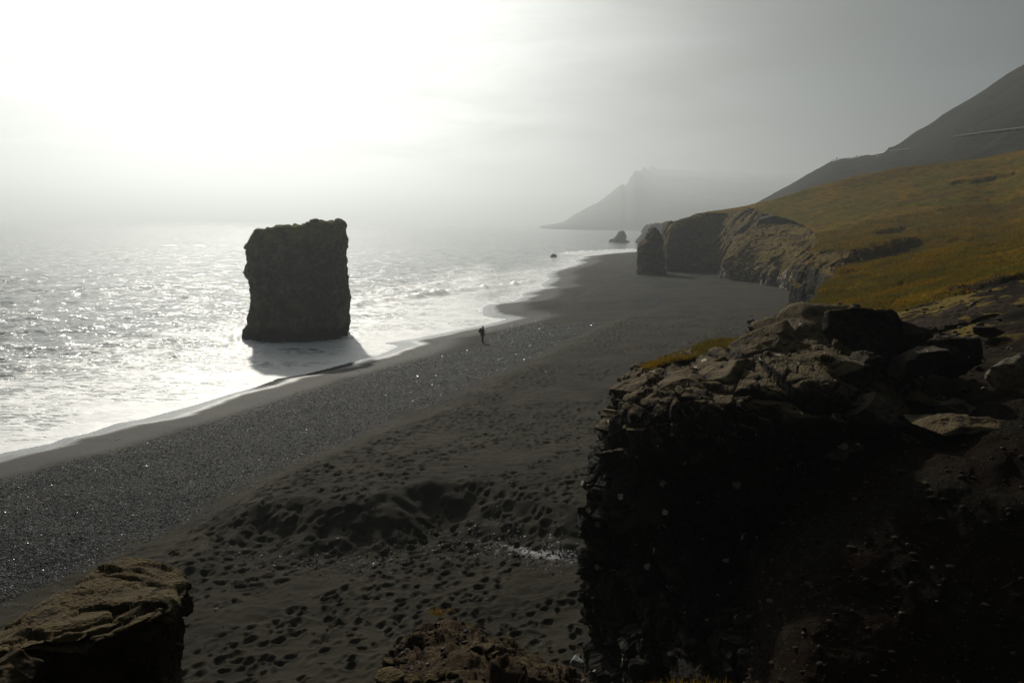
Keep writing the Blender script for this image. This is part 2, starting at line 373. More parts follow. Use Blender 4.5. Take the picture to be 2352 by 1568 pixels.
def grass_ground():
    m, nt, b, out = mat('autumn_turf'); n = NB(nt)
    soil = n.attr('soil')
    a = n.ramp(n.noise(0.10, 5, 0.6), 0.40, 0.60); c = n.ramp(n.noise(0.6, 5, 0.7), 0.35, 0.65)
    col = n.mix(a, (0.105, 0.086, 0.003), (0.180, 0.100, 0.003)); col = n.mix(n.m('MULTIPLY', c, 0.8), col, (0.040, 0.038, 0.003))
    v = n.scale(n.P, (0.25, 1.2, 1)); col = n.mix(n.ramp(n.noise(0.5, 6, .7, vec=v), 0.56, 0.68, 0, .7), col, (0.26, 0.155, 0.008))
    col = n.mix(n.ramp(n.noise(3.0, 5, .75), 0.5, 0.72, 0, .6), col, (0.14, 0.095, 0.012))
    col = n.mix(n.ramp(n.noise(0.05, 4, .6, vec=n.scale(n.P, (0.3, 1.5, 1))), 0.56, 0.66, 0, .6), col, (0.09, 0.035, 0.014))
    sc = n.mix(n.ramp(n.noise(3, 5, .7), 0.35, 0.65), (0.025, 0.020, 0.015), (0.055, 0.040, 0.028))
    st = n.ramp(n.vor(4.5), 0.0, 0.28, 1, 0); sc = n.mix(n.m('MULTIPLY', st, n.ramp(n.sep(n.vor(4.5, out='Color'), 0), .6, .8)), sc, (0.12, 0.105, 0.085))
    sf = n.ramp(n.m('ADD', soil, n.m('MULTIPLY_ADD', n.noise(0.35, 6, .7), 1.4, -0.7)), 0.42, 0.58)
    col = n.mix(sf, col, sc)
    nt.links.new(col, b.inputs['Base Color']); b.inputs['Roughness'].default_value = 0.95; b.inputs['Specular IOR Level'].default_value = 0.02
    h = n.m('ADD', n.noise(1.2, 8, .75), n.m('MULTIPLY', n.noise(6, 4, .7), 0.4))
    nt.links.new(n.bump(h, 0.5, 0.8), b.inputs['Normal'])
    return m
M['turf'] = grass_ground()
def simple(name, col, rough=0.8, var=0.3, sc=6.0, spec=0.4, bump=0.0, metal=0):
    m, nt, b, out = mat(name); n = NB(nt)
    c = n.mix(n.ramp(n.noise(sc, 5, .65), .3, .7), tuple(x*(1-var) for x in col), tuple(x*(1+var) for x in col))
    nt.links.new(c, b.inputs['Base Color']); b.inputs['Roughness'].default_value = rough; b.inputs['Specular IOR Level'].default_value = spec
    b.inputs['Metallic'].default_value = metal
    if bump: nt.links.new(n.bump(n.noise(sc*2, 6, .7), bump, .9), b.inputs['Normal'])
    return m
M['scree'] = simple('scree', (0.025, 0.023, 0.018), 0.95, 0.35, 0.08, 0.03, 1.2)
M['scree_upper'] = simple('upper_scree', (0.055, 0.048, 0.038), 0.95, 0.35, 0.06, 0.2, 1.2)
M['mountain'] = simple('mountain_rock', (0.06, 0.058, 0.055), 0.95, 0.3, 0.01, 0.03, 8.0)
M['soil'] = simple('red_soil', (0.042, 0.029, 0.016), 0.95, 0.45, 3.0, 0.04, 0.05)
M['road'] = simple('asphalt', (0.05, 0.05, 0.05), 0.9)
M['rail'] = simple('galvanised_rail', (0.13, 0.13, 0.135), 0.85, 0.05)
def pebble_mat(name, lo, hi, rough, hue=0.0):
    m, nt, b, out = mat(name); n = NB(nt)
    g = nt.nodes.new('ShaderNodeNewGeometry'); r = g.outputs['Random Per Island']
    c = n.mix(n.m('POWER', r, 3.0), lo, hi)
    nt.links.new(c, b.inputs['Base Color']); nt.links.new(n.ramp(n.m('FRACT', n.m('MULTIPLY', r, 17.3)), 0.0, 0.35, rough-.24, rough+.30), b.inputs['Roughness']); b.inputs['Specular IOR Level'].default_value = .75 if name == 'beach_pebbles' else .1
    return m
M['pebble'] = pebble_mat('beach_pebbles', (0.005, 0.005, 0.005), (0.07, 0.07, 0.066), 0.34)
M['pebble_soil'] = pebble_mat('soil_pebbles', (0.008, 0.006, 0.005), (0.07, 0.05, 0.032), 0.75)
def blade_mat(name, a, b_):
    m, nt, b, out = mat(name); n = NB(nt)
    g = nt.nodes.new('ShaderNodeNewGeometry')
    c = n.mix(g.outputs['Random Per Island'], a, b_); c = n.mix(n.ramp(n.noise(0.25, 4), .4, .6, 0, .7), c, (0.075, 0.075, 0.016))
    nt.links.new(c, b.inputs['Base Color']); b.inputs['Roughness'].default_value = 0.8; b.inputs['Specular IOR Level'].default_value = 0.04
    tr = nt.nodes.new('ShaderNodeBsdfTranslucent'); nt.links.new(c, tr.inputs[0]); mx = nt.nodes.new('ShaderNodeMixShader'); mx.inputs[0].default_value = 0.45
    nt.links.new(b.outputs[0], mx.inputs[1]); nt.links.new(tr.outputs[0], mx.inputs[2]); nt.links.new(mx.outputs[0], out.inputs[0])
    return m
M['blade'] = blade_mat('grass_blades', (0.115, 0.085, 0.004), (0.25, 0.13, 0.006))

# ------------------------------------------------------------------ shoreline and beach zones (world-space lines)
shore_px = [(-900, 1330), (-300, 1122), (0, 1042), (60, 1030), (120, 1018), (150, 1006), (205, 995), (270, 972), (330, 962), (400, 943), (450, 930),
            (530, 905), (585, 890), (625, 876), (640, 869), (700, 860), (760, 845), (830, 826), (868, 817), (895, 806), (916, 796), (905, 791), (880, 788), (905, 785), (960, 777), (1010, 767),
            (1060, 757), (1120, 745), (1166, 733), (1158, 731), (1125, 728), (1110, 722), (1112, 706), (1122, 700), (1150, 697), (1182, 692),
            (1206, 680), (1200, 675), (1222, 668), (1258, 662), (1243, 655), (1266, 640), (1255, 632), (1272, 622), (1300, 616), (1338, 603), (1322, 598), (1345, 593), (1335, 590), (1400, 583), (1465, 580)]
SH = [onz(x, y, 0)[:2] for x, y in shore_px]
SH += [(85, 370), (150, 460), (400, 700), (1200, 1200)]
SH = [(-60, -300)] + SH
G1 = [onz(x, y, 0.9)[:2] for x, y in [(-900, 1400), (0, 1092), (200, 1042), (400, 988), (640, 908), (900, 838), (1100, 787), (1170, 742), (1240, 722), (1300, 695), (1340, 668), (1400, 640), (1440, 625)]]
G1 = [(-48, -100)] + G1 + [(70, 330)]
G2 = [onz(x, y, 2.0)[:2] for x, y in [(-900, 1700), (0, 1335), (200, 1268), (380, 1195), (600, 1085), (800, 988), (1000, 905), (1100, 862), (1250, 796), (1340, 752), (1385, 728), (1430, 716)]]
G2 = [(-35, -100)] + G2
MOUND_END = [onz(x, y, 2.9)[:2] for x, y in [(1385, 716), (1440, 710), (1560, 702), (1700, 701), (1900, 701)]]
MOUND_END = [(-30, 60)] + MOUND_END[:1] + MOUND_END + [(60, 96)]
BANK = [(-60, 34), (-30, 33)]+[onz(x, y, 2.1)[:2] for x, y in [(430, 1225), (530, 1246), (620, 1254), (700, 1262), (800, 1268), (870, 1262), (940, 1246), (990, 1228), (1035, 1212), (1085, 1222), (1140, 1240), (1200, 1255), (1240, 1272), (1345, 1285), (1500, 1300)]]+[(40, 26)]
STREAM = [onz(x, y, 2.05)[:2] for x, y in [(560, 1262), (700, 1278), (830, 1276), (940, 1258), (1035, 1222), (1110, 1236), (1180, 1252), (1222, 1272), (1270, 1283), (1345, 1284), (1450, 1286)]]
def footprints(x, y, cell, seed, dens, ang, aw=0.7):
    x, y = x+0.07*pn2(x/.22, y/.22, seed+3), y+0.07*pn2(x/.22, y/.22, seed+4)
    cx = np.floor(x/cell).astype(np.int64); cy_ = np.floor(y/cell).astype(np.int64); z = np.zeros_like(cx); out = np.zeros(x.shape)
    for dx in (-1, 0, 1):
        for dy in (-1, 0, 1):
            h = hsh(cx+dx, cy_+dy, z, seed); h2 = hsh(cx+dx, cy_+dy, z, seed+5)
            px = (cx+dx+h01(h, 0))*cell; py = (cy_+dy+h01(h, 12))*cell
            a = ang+(h01(h2, 0)-0.5)*2*aw; on = (h01(h2, 12) < dens)
            u = (x-px)*np.cos(a)+(y-py)*np.sin(a); v = -(x-px)*np.sin(a)+(y-py)*np.cos(a)
            sc = 0.55+0.8*h01(h2, 20)
            r = np.sqrt((u/(0.165*sc))**2+(v/(0.10*sc))**2)
            out += on*(0.35+0.85*h01(h, 8))*(-np.exp(-(r**3.2))*1.0 + 0.36*np.exp(-((r-1.40)/0.34)**2))
    return out
def beach_height(x, y, detail=True):
    d = pl_dist(x, y, SH); g1 = pl_dist(x, y, G1); g2 = pl_dist(x, y, G2)
    z = np.interp(d, [-200, -40, -8, 0, 8, 22, 60, 400], [-5, -3, -0.75, 0.0, 0.85, 1.8, 2.15, 3.5])
    # berm step up to the trampled sand mound
    me = pl_dist(x, y, MOUND_END)
    mound = ss(-0.5, 3.8, g2)*ss(-1.0, 2.6, me)
    bk = pl_dist(x, y, BANK)+0.8*fbm2(x/2.4, y/2.4, 3, 49)      # + on the near side
    bank = ss(-0.1, 2.9, -bk)*(1-.35*ss(5, 16, -bk))
    fade = 0.15+0.85*np.exp(-(((x+4.0)/7.5)**2))
    far = np.maximum(y, 0.1)
    low = ss(0, 8, bk)*0.3
    z = z + mound*(1.20*bank*fade + 0.95*(1-fade)*ss(-6, 6, -bk)) - low*0.4
    z += 0.10*fbm2(x/9.0, y/9.0, 3, 5)*ss(4, 14, d)+0.05*pn2(x/2.2, y/2.2, 8)*ss(4, 12, d)
    st = np.abs(pl_dist(x, y, STREAM)); w = 0.08+0.10*pn2(x/1.5, y/1.5, 77)
    onr = ss(onz(1090, 1230, 2.05).x, onz(1240, 1270, 2.05).x, x)
    st_m = (1-ss(w, w+0.18, st))*onr*0.85
    z -= 0.07*(1-ss(w, w+0.5, st))*onr
    grav = ss(-0.4, 0.9, g1+0.7*fbm2(x/2.5, y/2.5, 3, 21))*(1-ss(-1.2, 1.0, g2+0.9*fbm2(x/2.5, y/2.5, 3, 31)))
    grav = grav*(0.72+0.28*ss(-.25, .15, pn2(g1/2.2+1.3*pn2(x/14, y/14, 8), (x+y)/16, 41)))
    grav = np.where(y > 92, grav*0.7*ss(-.5, .5, fbm2(x/8, y/24, 3, 44)+.1) , grav)
    wet = 1-ss(0.6, 3.2, d+1.0*pn2(x/6, y/6, 3)+0.35*pn2(x/1.3, y/1.3, 4))
    wet = np.maximum(wet, 0.16*(1-ss(5, 8, d)))
    if detail:
        fp = footprints(x, y, 0.46, 3, 0.85, 1.05)*0.85+footprints(x, y, 0.42, 57, 0.5, 0.9)*0.6+footprints(x, y, 0.7, 67, 0.35, 0.3)*0.8
        trample = ss(0.0, 1.5, g2)*(0.18+0.82*ss(-0.2, 0.2, fbm2((x*.8-y*.6)/3.0, (x*.6+y*.8)/12, 3, 61)+0.10))*(1-ss(75, 105, y))
        edge = np.exp(-((g1-0.4)/0.7)**2)*0.6
        z += 0.066*(1+y/40)*fp*np.clip(trample+edge, 0, 1)*(1-st_m)
        z += 0.032*fbm2(x/0.9, y/0.6, 4, 71)*ss(0, 1, g2)
        z += 0.035*fbm2(x/0.35, y/0.35, 3, 81)*grav + 0.04*pn2(x/1.6+y/3, y/1.6, 83)*grav
        # cusps and tracks along the top of the gravel
        z -= 0.07*np.clip(pn2(x/1.1, y/2.0, 91), 0, 1)*np.exp(-((g1-0.8)/0.9)**2)
    return z, d, grav, wet, st_m
def beach():
    na, nr = 840, 680
    ang = np.radians(np.linspace(-48, 47, na))
    dep = np.concatenate([np.radians(np.linspace(52, 34, 25, endpoint=False)), np.radians(np.linspace(34, 1.55, nr))])
    r = (CAM_Z-1.9)/np.tan(dep); r = np.concatenate([r, np.linspace(r[-1]*1.02, 620, 12)])
    A, R_ = np.meshgrid(ang, r); x = (R_*np.sin(A)); y = (R_*np.cos(A)); sh = x.shape
    z, d, g, w, s = beach_height(x.ravel(), y.ravel())
    V = np.stack([x.ravel(), y.ravel(), z], -1)
    o = mk('beach', V, grid_faces(*sh, flip=True), M['sand'], attrs={'gravel': g, 'wet': w, 'stream': s})
    tag(o, 'black sand and shingle beach with footprints, curving along the sea', kind='structure')
beach()

# ------------------------------------------------------------------ sea
SURF = [onz(x, y, 0)[:2] for x, y in [(770, 712), (830, 700), (950, 684), (1040, 672), (1100, 664), (1180, 655), (1240, 645)]]
SURF2 = [onz(x, y, 0)[:2] for x, y in [(1290, 583), (1350, 580), (1420, 576), (1470, 574)]]
SURF3 = [onz(x, y, 0)[:2] for x, y in [(380, 564), (430, 565), (472, 564)]]
SURF4 = [onz(x, y, 0)[:2] for x, y in [(880, 668), (1000, 655), (1120, 640), (1240, 622)]]
def sea():
    na, nr = 620, 520
    ang = np.radians(np.linspace(-56, 40, na))
    dep = np.radians(np.concatenate([np.linspace(30, 1.2, nr, endpoint=False), np.linspace(1.2, 0.11, 50)]))
    r = CAM_Z/np.tan(dep)
    A, R_ = np.meshgrid(ang, r); x = (R_*np.sin(A)); y = R_*np.cos(A); sh = x.shape; x = x.ravel(); y = y.ravel(); rr = R_.ravel()
    d = -pl_dist(x, y, SH)                                   # metres out from the waterline
    wd = math.radians(-62)                                   # swell runs towards the shore
    u = x*math.cos(wd)+y*math.sin(wd); vv = -x*math.sin(wd)+y*math.cos(wd)
    near = 1-ss(200, 600, rr)
    deep = ss(2, 22, d)
    ph = u*0.52+1.6*pn2(x/22, y/22, 5)
    z = 0.26*(np.exp(1.6*(np.sin(ph)-1))*1.6-0.4)*(0.5+0.9*np.clip(pn2(x/30, y/18, 8)+.4, 0, 1.3))*deep*near
    z += 0.13*fbm2(x/3.4, y/2.2, 4, 11)*deep*near + 0.03*fbm2(x/1.0, y/0.7, 2, 12)*ss(0.5, 6, d)*near
    z += 0.10*fbm2(x/9, y/5, 3, 14)*deep*near
    foam = 0.92*np.exp(-(np.maximum(d, 0)/14.0)) - 0.12
    foam += 0.55*(1-ss(0, 0.7, d))
    left = 1-ss(-10, -2, x)
    foam = foam*(0.72+0.6*(fbm2(x/7, y/7, 3, 15)+.35))-.16*np.clip(fbm2((x*.94+y*.34)/5, (y*.94-x*.34)/1.3, 3, 16)+.1, 0, 1)*ss(1, 5, d)
    foam += 0.55*(1-ss(18, 42, d+6*pn2(x/8, y/8, 19)))*left*(.4+.6*ss(-.3, .3, fbm2(x/10, y/4, 3, 18)))
    for S, h, wdt, fo in ((SURF, 0.8, 1.5, 1.0), (SURF2, 1.1, 4.0, 1.0), (SURF3, 0.5, 2.5, .7), (SURF4, 0.5, 2.2, 0.3)):
        dd = pl_dist(x, y, S); x0, x1 = S[0][0], S[-1][0]
        ends = np.clip(np.minimum((x-x0), (x1-x))/(0.12*(x1-x0))+.4, 0, 1)
        rag = dd+0.8*fbm2(x/3, y/3, 3, 23)*wdt*.5
        z += h*np.exp(-(rag/wdt)**2)*ends*(0.75+.5*pn2(x/1.2, y/1.2, 29))
        foam += fo*np.exp(-((rag-wdt*.6)/(wdt*1.5))**2)*ends
    # white water round the stack and the off-lying rocks
    for (cx, cy_, rad, a) in STACK_FOAM:
        q = np.hypot(x-cx, y-cy_)
        foam += a*np.exp(-((q-rad)/1.6)**2)*(.8+.6*pn2(x/2, y/2, 33))
        z += 0.22*a*np.exp(-((q-rad)/1.3)**2)*np.clip(.6+1.4*fbm2(x/.9, y/.9, 3, 35), 0, 2)
    z += 0.02*ss(0, 2, d)
    z = np.where(d < 0, -0.05-0.02*np.minimum(-d, 10), z)
    z -= rr**2/(2*6.37e6)
    calm = (0.25+0.75*ss(3, 30, d))*(1-0.25*ss(300, 2500, rr))
    o = mk('sea', np.stack([x, y, z], -1), grid_faces(*sh, flip=True), M['sea'], attrs={'foam': np.clip(foam, 0, 1.4), 'calm': calm})
    tag(o, 'glittering grey sea with foam washing up the beach', kind='structure')

# ------------------------------------------------------------------ free-standing rocks
def stack_mesh(left, right, top, base_y, hd, nu, nv, seed, scales, amps, yaw=0.0, z0=-0.8, power=0.55, cap=18, aniso=(1, 1, 1), rot=None, amp_noise=0.4, wid=1.0):
    """left/right: silhouette (x,y) picture points top->bottom; all placed on the plane Y=base_y; returns world verts"""
    L = np.array([tuple(at(x, y, base_y)) for x, y in left]); R_ = np.array([tuple(at(x, y, base_y)) for x, y in right]); T = np.array([tuple(at(x, y, base_y)) for x, y in top])
    zL, xL = L[::-1, 2], L[::-1, 0]; zR, xR = R_[::-1, 2], R_[::-1, 0]
    T = T[np.argsort(T[:, 0])]
    phi = np.linspace(0, 2*np.pi, nu, endpoint=False)
    c = np.sign(np.cos(phi))*np.abs(np.cos(phi))**power; s = np.sign(np.sin(phi))*np.abs(np.sin(phi))**power
    rows = []
    ztop_max = T[:, 2].max()
    for k in range(nv):
        t = k/(nv-1)
        zz = z0+(ztop_max-z0)*t
        xl = np.interp(zz, zL, xL); xr = np.interp(zz, zR, xR)
        X = (xl+xr)/2+(xr-xl)/2*c
        zt = np.interp(X, T[:, 0], T[:, 2]); Z = z0+(zt-z0)*t
        xl = np.interp(Z, zL, xL); xr = np.interp(Z, zR, xR); X = (xl+xr)/2+(xr-xl)/2*c*wid
        Yv = base_y+hd*s+np.sin(yaw)*(X-X.mean())
        rows.append(np.stack([X, Yv, Z], -1))
    last = rows[-1]; cen = last.mean(0)
    for k in range(1, cap+1):
        f = 1-k/cap; f = f*1.0
        X = cen[0]+(last[:, 0]-cen[0])*f; Yv = cen[1]+(last[:, 1]-cen[1])*f
        Z = np.interp(X, T[:, 0], T[:, 2])
        rows.append(np.stack([X, Yv, Z], -1))
    G = np.array(rows)
    W = np.concatenate([G[:, -1:], G, G[:, :1]], 1); n = normals(W)[:, 1:-1]
    n[-3:] = (0, 0, 1)
    P = G.reshape(-1, 3); n = n.reshape(-1, 3)
    d = rock_disp(P, scales, amps, seed, aniso, rot)+amp_noise*fbm(P/scales[0]*0.8, 3, seed+3)*amps[0]
    lim = np.ones(len(P))
    return P+n*(d*lim)[:, None], grid_faces(nv+cap, nu, closed=True)

def zx(zx_, zy_): return ((900+zx_*.5102)/1.7415, (800+zy_*.5102)/1.7415)
big_l = [zx(*p) for p in [(245, 255), (212, 298), (172, 370), (188, 455), (172, 520), (170, 555), (192, 590), (215, 650), (222, 800), (222, 860), (192, 940), (168, 1000), (166, 1060), (185, 1128)]]
big_r = [zx(*p) for p in [(935, 215), (948, 280), (965, 300), (966, 430), (970, 640), (978, 760), (978, 850), (964, 920), (962, 1050), (966, 1130)]]
big_t = [zx(*p) for p in [(225, 285), (245, 262), (300, 242), (380, 224), (550, 207), (620, 202), (700, 192), (735, 176), (840, 168), (880, 182), (920, 205), (945, 216)]]
big_l += [(big_l[-1][0], big_l[-1][1]+40)]; big_r += [(big_r[-1][0], big_r[-1][1]+20)]
BIG_Y = 87.5
V, F = stack_mesh(big_l, big_r, big_t, BIG_Y, 3.6, 420, 330, 4, (2.4, 1.0, 0.4), (0.36, 0.26, 0.10), yaw=0.22, wid=0.90, cap=50, aniso=(1, 1, 1.3))
o = mk('sea_stack', V, F, M['stack'], origin=(V[:, 0].mean(), BIG_Y, 0))
tag(o, 'tall squarish dark sea stack with mossy top standing in the surf', 'sea stack')
bx = V[:, 0].mean()
def z2(a, b): return ((2100+a*.5102)/1.7415, (600+b*.5102)/1.7415)
# shark-fin stack on the sand
V2, F2 = stack_mesh([z2(*p) for p in [(995, 612), (985, 640), (945, 690), (905, 745), (885, 800), (882, 850), (885, 915), (885, 950)]],
                    [z2(*p) for p in [(1020, 615), (1045, 640), (1058, 670), (1065, 720), (1078, 790), (1085, 850), (1095, 905), (1095, 950)]],
                    [z2(*p) for p in [(985, 630), (997, 612), (1010, 609), (1030, 620), (1045, 640)]], 180, 3.0, 160, 140, 14, (2.5, 0.9), (0.5, 0.25), z0=1.0)
o = mk('sea_stack', V2, F2, M['cliff'], origin=(V2[:, 0].mean(), 180, 1.6)); tag(o, 'slender pointed dark stack standing on the sand beside the far cliff', 'sea stack')
V3, F3 = stack_mesh([z2(*p) for p in [(752, 640), (735, 655), (720, 675), (700, 695), (660, 722), (655, 735)]],
                    [z2(*p) for p in [(765, 642), (775, 660), (785, 690), (805, 715), (820, 724), (822, 735)]],
                    [z2(*p) for p in [(740, 650), (755, 640), (768, 645)]], 560, 7, 90, 60, 24, (6, 2), (1.2, 0.5))
o = mk('sea_stack', V3, F3, M['far_rock'], origin=(V3[:, 0].mean(), 560, 0)); tag(o, 'small hazy cone-shaped rock rising from the distant sea', 'sea rock')
V4, F4 = stack_mesh([z2(*p) for p in [(960, 590), (945, 605), (930, 640), (920, 670), (890, 700), (880, 730)]],
                    [z2(*p) for p in [(1140, 570), (1150, 640), (1150, 700), (1150, 730)]],
                    [z2(*p) for p in [(950, 600), (965, 588), (1040, 586), (1062, 584), (1080, 571), (1100, 573), (1140, 560)]], 540, 14, 110, 70, 34, (6, 2), (1.2, 0.5))
o = mk('sea_stack', V4, F4, M['far_rock'], origin=(V4[:, 0].mean(), 540, 0)); tag(o, 'hazy flat-topped rock partly hidden behind the pointed stack', 'sea rock')
V5, F5 = stack_mesh([z2(*p) for p in [(212, 822), (205, 828), (196, 836), (196, 845)]], [z2(*p) for p in [(232, 818), (245, 826), (253, 836), (253, 845)]],
                    [z2(*p) for p in [(205, 824), (225, 817), (240, 822)]], onz(*z2(225, 838), 0).y, 1.2, 50, 24, 44, (1, .4), (0.2, 0.1))
o = mk('sea_rock', V5, F5, M['far_rock'], origin=(V5[:, 0].mean(), V5[:, 1].mean(), 0)); tag(o, 'tiny low rock awash just off the far waterline', 'sea rock')
STACK_FOAM = [(bx-5.5, BIG_Y-2, 1.5, 0.9), (bx, BIG_Y, 6.5, 0.5), (V3[:, 0].mean()-12, 556, 2, 1.2), (V3[:, 0].mean(), 556, 10, .8)]
sea()

# ------------------------------------------------------------------ cliffs along the beach
def skin(name, ctrl, nv, nu, mt, seed, scales, amps, flip=False, lin=0.35, origin=None, parent=None, aniso=(1, 1, 1), rot=None, extra=None, fade=None, soft=0.0, attrs=None, crack=0.25):
    G = net(ctrl, nv, nu, lin); n = normals(G)*(-1 if flip else 1); P = G.reshape(-1, 3); N_ = n.reshape(-1, 3)
    d = rock_disp(P, scales, amps, seed, aniso, rot, crack) if amps[0] else np.zeros(len(P))
    if soft: d = d+soft*fbm(P/scales[0], 5, seed+50)
    if fade is not None: d = d*fade(P)
    P2 = P+N_*d[:, None]
    if extra is not None: P2 = extra(P2)
    at_ = attrs(P2) if attrs else None
    o = mk(name, P2, grid_faces(nv, nu, flip=flip), mt, origin=origin, parent=parent, attrs=at_)
    return o, P2.reshape(nv, nu, 3)
def drop(v, z, dy=0, dx=0): return Vector((v[0]+dx, v[1]+dy, z))
# main dark cliff: columns round from its hidden seaward side to the right
def zc(pts, Y): return [at(*z2(*p), y_) for p, y_ in zip(pts, Y)]
Y1 = [215, 196, 188, 189, 191, 188, 180, 172]
c_base = zc([(1120, 865), (1085, 870), (1115, 890), (1200, 897), (1330, 897), (1450, 885), (1560, 876), (1680, 880)], Y1)
c_low = zc([(1120, 800), (1078, 790), (1110, 800), (1200, 800), (1350, 800), (1470, 800), (1580, 800), (1700, 800)], [y+1 for y in Y1])
c_mid = zc([(1120, 700), (1083, 690), (1120, 690), (1220, 680), (1370, 680), (1500, 690), (1600, 690), (1730, 690)], [y+2.5 for y in Y1])
c_upp = zc([(1120, 620), (1090, 610), (1140, 600), (1260, 570), (1420, 530), (1560, 540), (1680, 560), (1800, 600)], [y+5 for y in Y1])
c_rim = zc([(1130, 590), (1100, 580), (1160, 560), (1280, 520), (1430, 488), (1570, 470), (1740, 466), (1860, 480)], [y+9 for y in Y1])
c_bak = [drop(v, v[2]-1.5, 12, 3) for v in c_rim]
o, _ = skin('sea_cliff', [[drop(v, 0) for v in c_base], c_base, c_low, c_mid, c_upp, c_rim, c_bak], 180, 330, M['cliff'], 104, (6, 2.2, .8), (0.8, 0.35, .12), flip=False, origin=(45, 192, 1.8), aniso=(1, 1, 1.8))
tag(o, 'dark grass-capped cliff behind the pointed stack at the end of the beach', 'cliff')
# pale streaked cliff with brown slope
Y2 = [176, 164, 158, 154, 148, 142, 134, 126]
p_base = zc([(1560, 870), (1550, 890), (1660, 905), (1770, 955), (1900, 960), (2000, 960), (2070, 990), (2110, 1040)], Y2)
p_low = zc([(1600, 820), (1570, 830), (1670, 850), (1790, 890), (1930, 880), (2030, 880), (2120, 900), (2150, 960)], [y+1.5 for y in Y2])
p_mid = zc([(1620, 760), (1620, 750), (1680, 760), (1850, 770), (1980, 790), (2080, 800), (2180, 830), (2200, 880)], [y+5 for y in Y2])
p_upp = zc([(1660, 690), (1660, 680), (1750, 660), (1900, 660), (2040, 680), (2140, 700), (2220, 740), (2260, 800)], [y+14 for y in Y2])
p_rim = zc([(1800, 590), (1830, 570), (1880, 560), (1960, 575), (2100, 580), (2220, 575), (2352, 590), (2440, 640)], [y+24 for y in Y2])
p_bak = [drop(v, v[2]-1.2, 10, 3) for v in p_rim]
o, _ = skin('sea_cliff', [[drop(v, 0) for v in p_base], p_base, p_low, p_mid, p_upp, p_rim, p_bak], 180, 330, M['cliff_pale'], 114, (4, 1.3, .5), (0.95, 0.45, .2), fade=lambda P: 1-0.45*ss(4.5, 8, P[:, 2]), origin=(48, 155, 1.8), aniso=(1, 1, 1.5), rot=rot_to('Y', 30))
tag(o, 'pale streaked cliff with a brown turf slope and a small cave', 'cliff')
# nearer dark promontory
def z5(a, b): return ((2900+a*.5102)/1.7415, (800+b*.5102)/1.7415)
def zd(pts, Y): return [at(*z5(*p), y_) for p, y_ in zip(pts, Y)]
Y3 = [120, 106, 98, 92, 84, 72, 62]
q_base = zd([(560, 820), (490, 900), (560, 960), (680, 960), (760, 980), (860, 1000), (1000, 1100)], Y3)
q_low = zd([(560, 760), (497, 760), (560, 800), (650, 830), (700, 850), (770, 860), (900, 900)], [y+.5 for y in Y3])
q_mid = zd([(570, 680), (510, 660), (570, 680), (670, 690), (740, 680), (800, 700), (900, 760)], [y+1 for y in Y3])
q_upp = zd([(600, 560), (550, 530), (610, 500), (720, 510), (790, 560), (830, 600), (900, 650)], [y+3 for y in Y3])
q_rim = zd([(640, 470), (610, 450), (720, 405), (860, 400), (960, 430), (900, 560), (940, 600)], [y+9 for y in Y3])
q_bak = zd([(700, 440), (760, 410), (900, 370), (1000, 380), (1100, 400), (1050, 500), (1050, 560)], [y+20 for y in Y3])
o, _ = skin('sea_cliff', [[drop(v, 0) for v in q_base], q_base, q_low, q_mid, q_upp, q_rim, q_bak], 170, 260, M['cliff_near'], 124, (3, 1.0, .4), (0.5, 0.22, .08), origin=(34, 95, 1.8), aniso=(1, 1, 1.5))
tag(o, 'near dark cliff end with an overhanging turf cap above the sand', 'cliff')

# ------------------------------------------------------------------ grass hillside
hill = [
 [at(1860, 840, 24), at(1960, 812, 24), at(2080, 785, 24), at(2200, 752, 24), at(2352, 722, 24), at(2800, 680, 24)],
 [at(1850, 735, 34), at(1960, 722, 34), at(2080, 705, 34), at(2200, 672, 34), at(2352, 628, 34), at(2800, 540, 34)],
 [at(1868, 690, 46), at(1960, 680, 46), at(2080, 655, 46), at(2200, 630, 46), at(2352, 598, 46), at(2800, 500, 46)],
 [at(1895, 655, 60), at(1990, 635, 60), at(2100, 610, 60), at(2200, 590, 60), at(2352, 566, 60), at(2800, 450, 60)],
 [at(1935, 618, 75), at(2020, 598, 76), at(2110, 578, 78), at(2220, 560, 78), at(2352, 545, 78), at(2800, 410, 78)],
 [at(1990, 588, 92), at(2060, 574, 94), at(2130, 560, 96), at(2230, 547, 96), at(2352, 528, 96), at(2800, 370, 96)],
 [at(1870, 578, 108), at(1960, 562, 110), at(2060, 548, 112), at(2200, 532, 114), at(2352, 512, 116), at(2800, 330, 116)],
 [at(1880, 555, 132), at(1960, 536, 136), at(2060, 520, 140), at(2200, 500, 142), at(2352, 476, 144), at(2800, 290, 144)],
 [at(1850, 520, 160), at(1940, 500, 162), at(2060, 470, 165), at(2200, 445, 165), at(2352, 415, 165), at(2800, 240, 165)],
 [at(1760, 492, 184), at(1880, 460, 186), at(2040, 425, 188), at(2200, 390, 188), at(2352, 365, 186), at(2800, 210, 186)],
 [at(1600, 492, 202), at(1740, 467, 203), at(1900, 421, 204), at(2050, 388, 204), at(2352, 343, 202), at(2800, 190, 202)],
 [at(1560, 520, 225), at(1740, 500, 225), at(1900, 450, 225), at(2050, 410, 225), at(2352, 360, 225), at(2800, 190, 225)]]
def sc_(L_): return [at(x, y, Y)[:2] for x, y, Y in L_]
HILL_SCARPS = [(sc_([(1895, 632, 84), (1965, 590, 92), (2010, 572, 99), (2055, 562, 104), (2100, 552, 110)]), 1.5, 11),
               (sc_([(1960, 540, 126), (2010, 532, 132), (2080, 527, 138)]), 0.7, 12),
               (sc_([(2130, 700, 30), (2230, 665, 34), (2300, 655, 36), (2352, 650, 38)]), 0.4, 5),
               (sc_([(2180, 445, 176), (2260, 432, 176), (2352, 420, 176)]), 0.45, 16)]
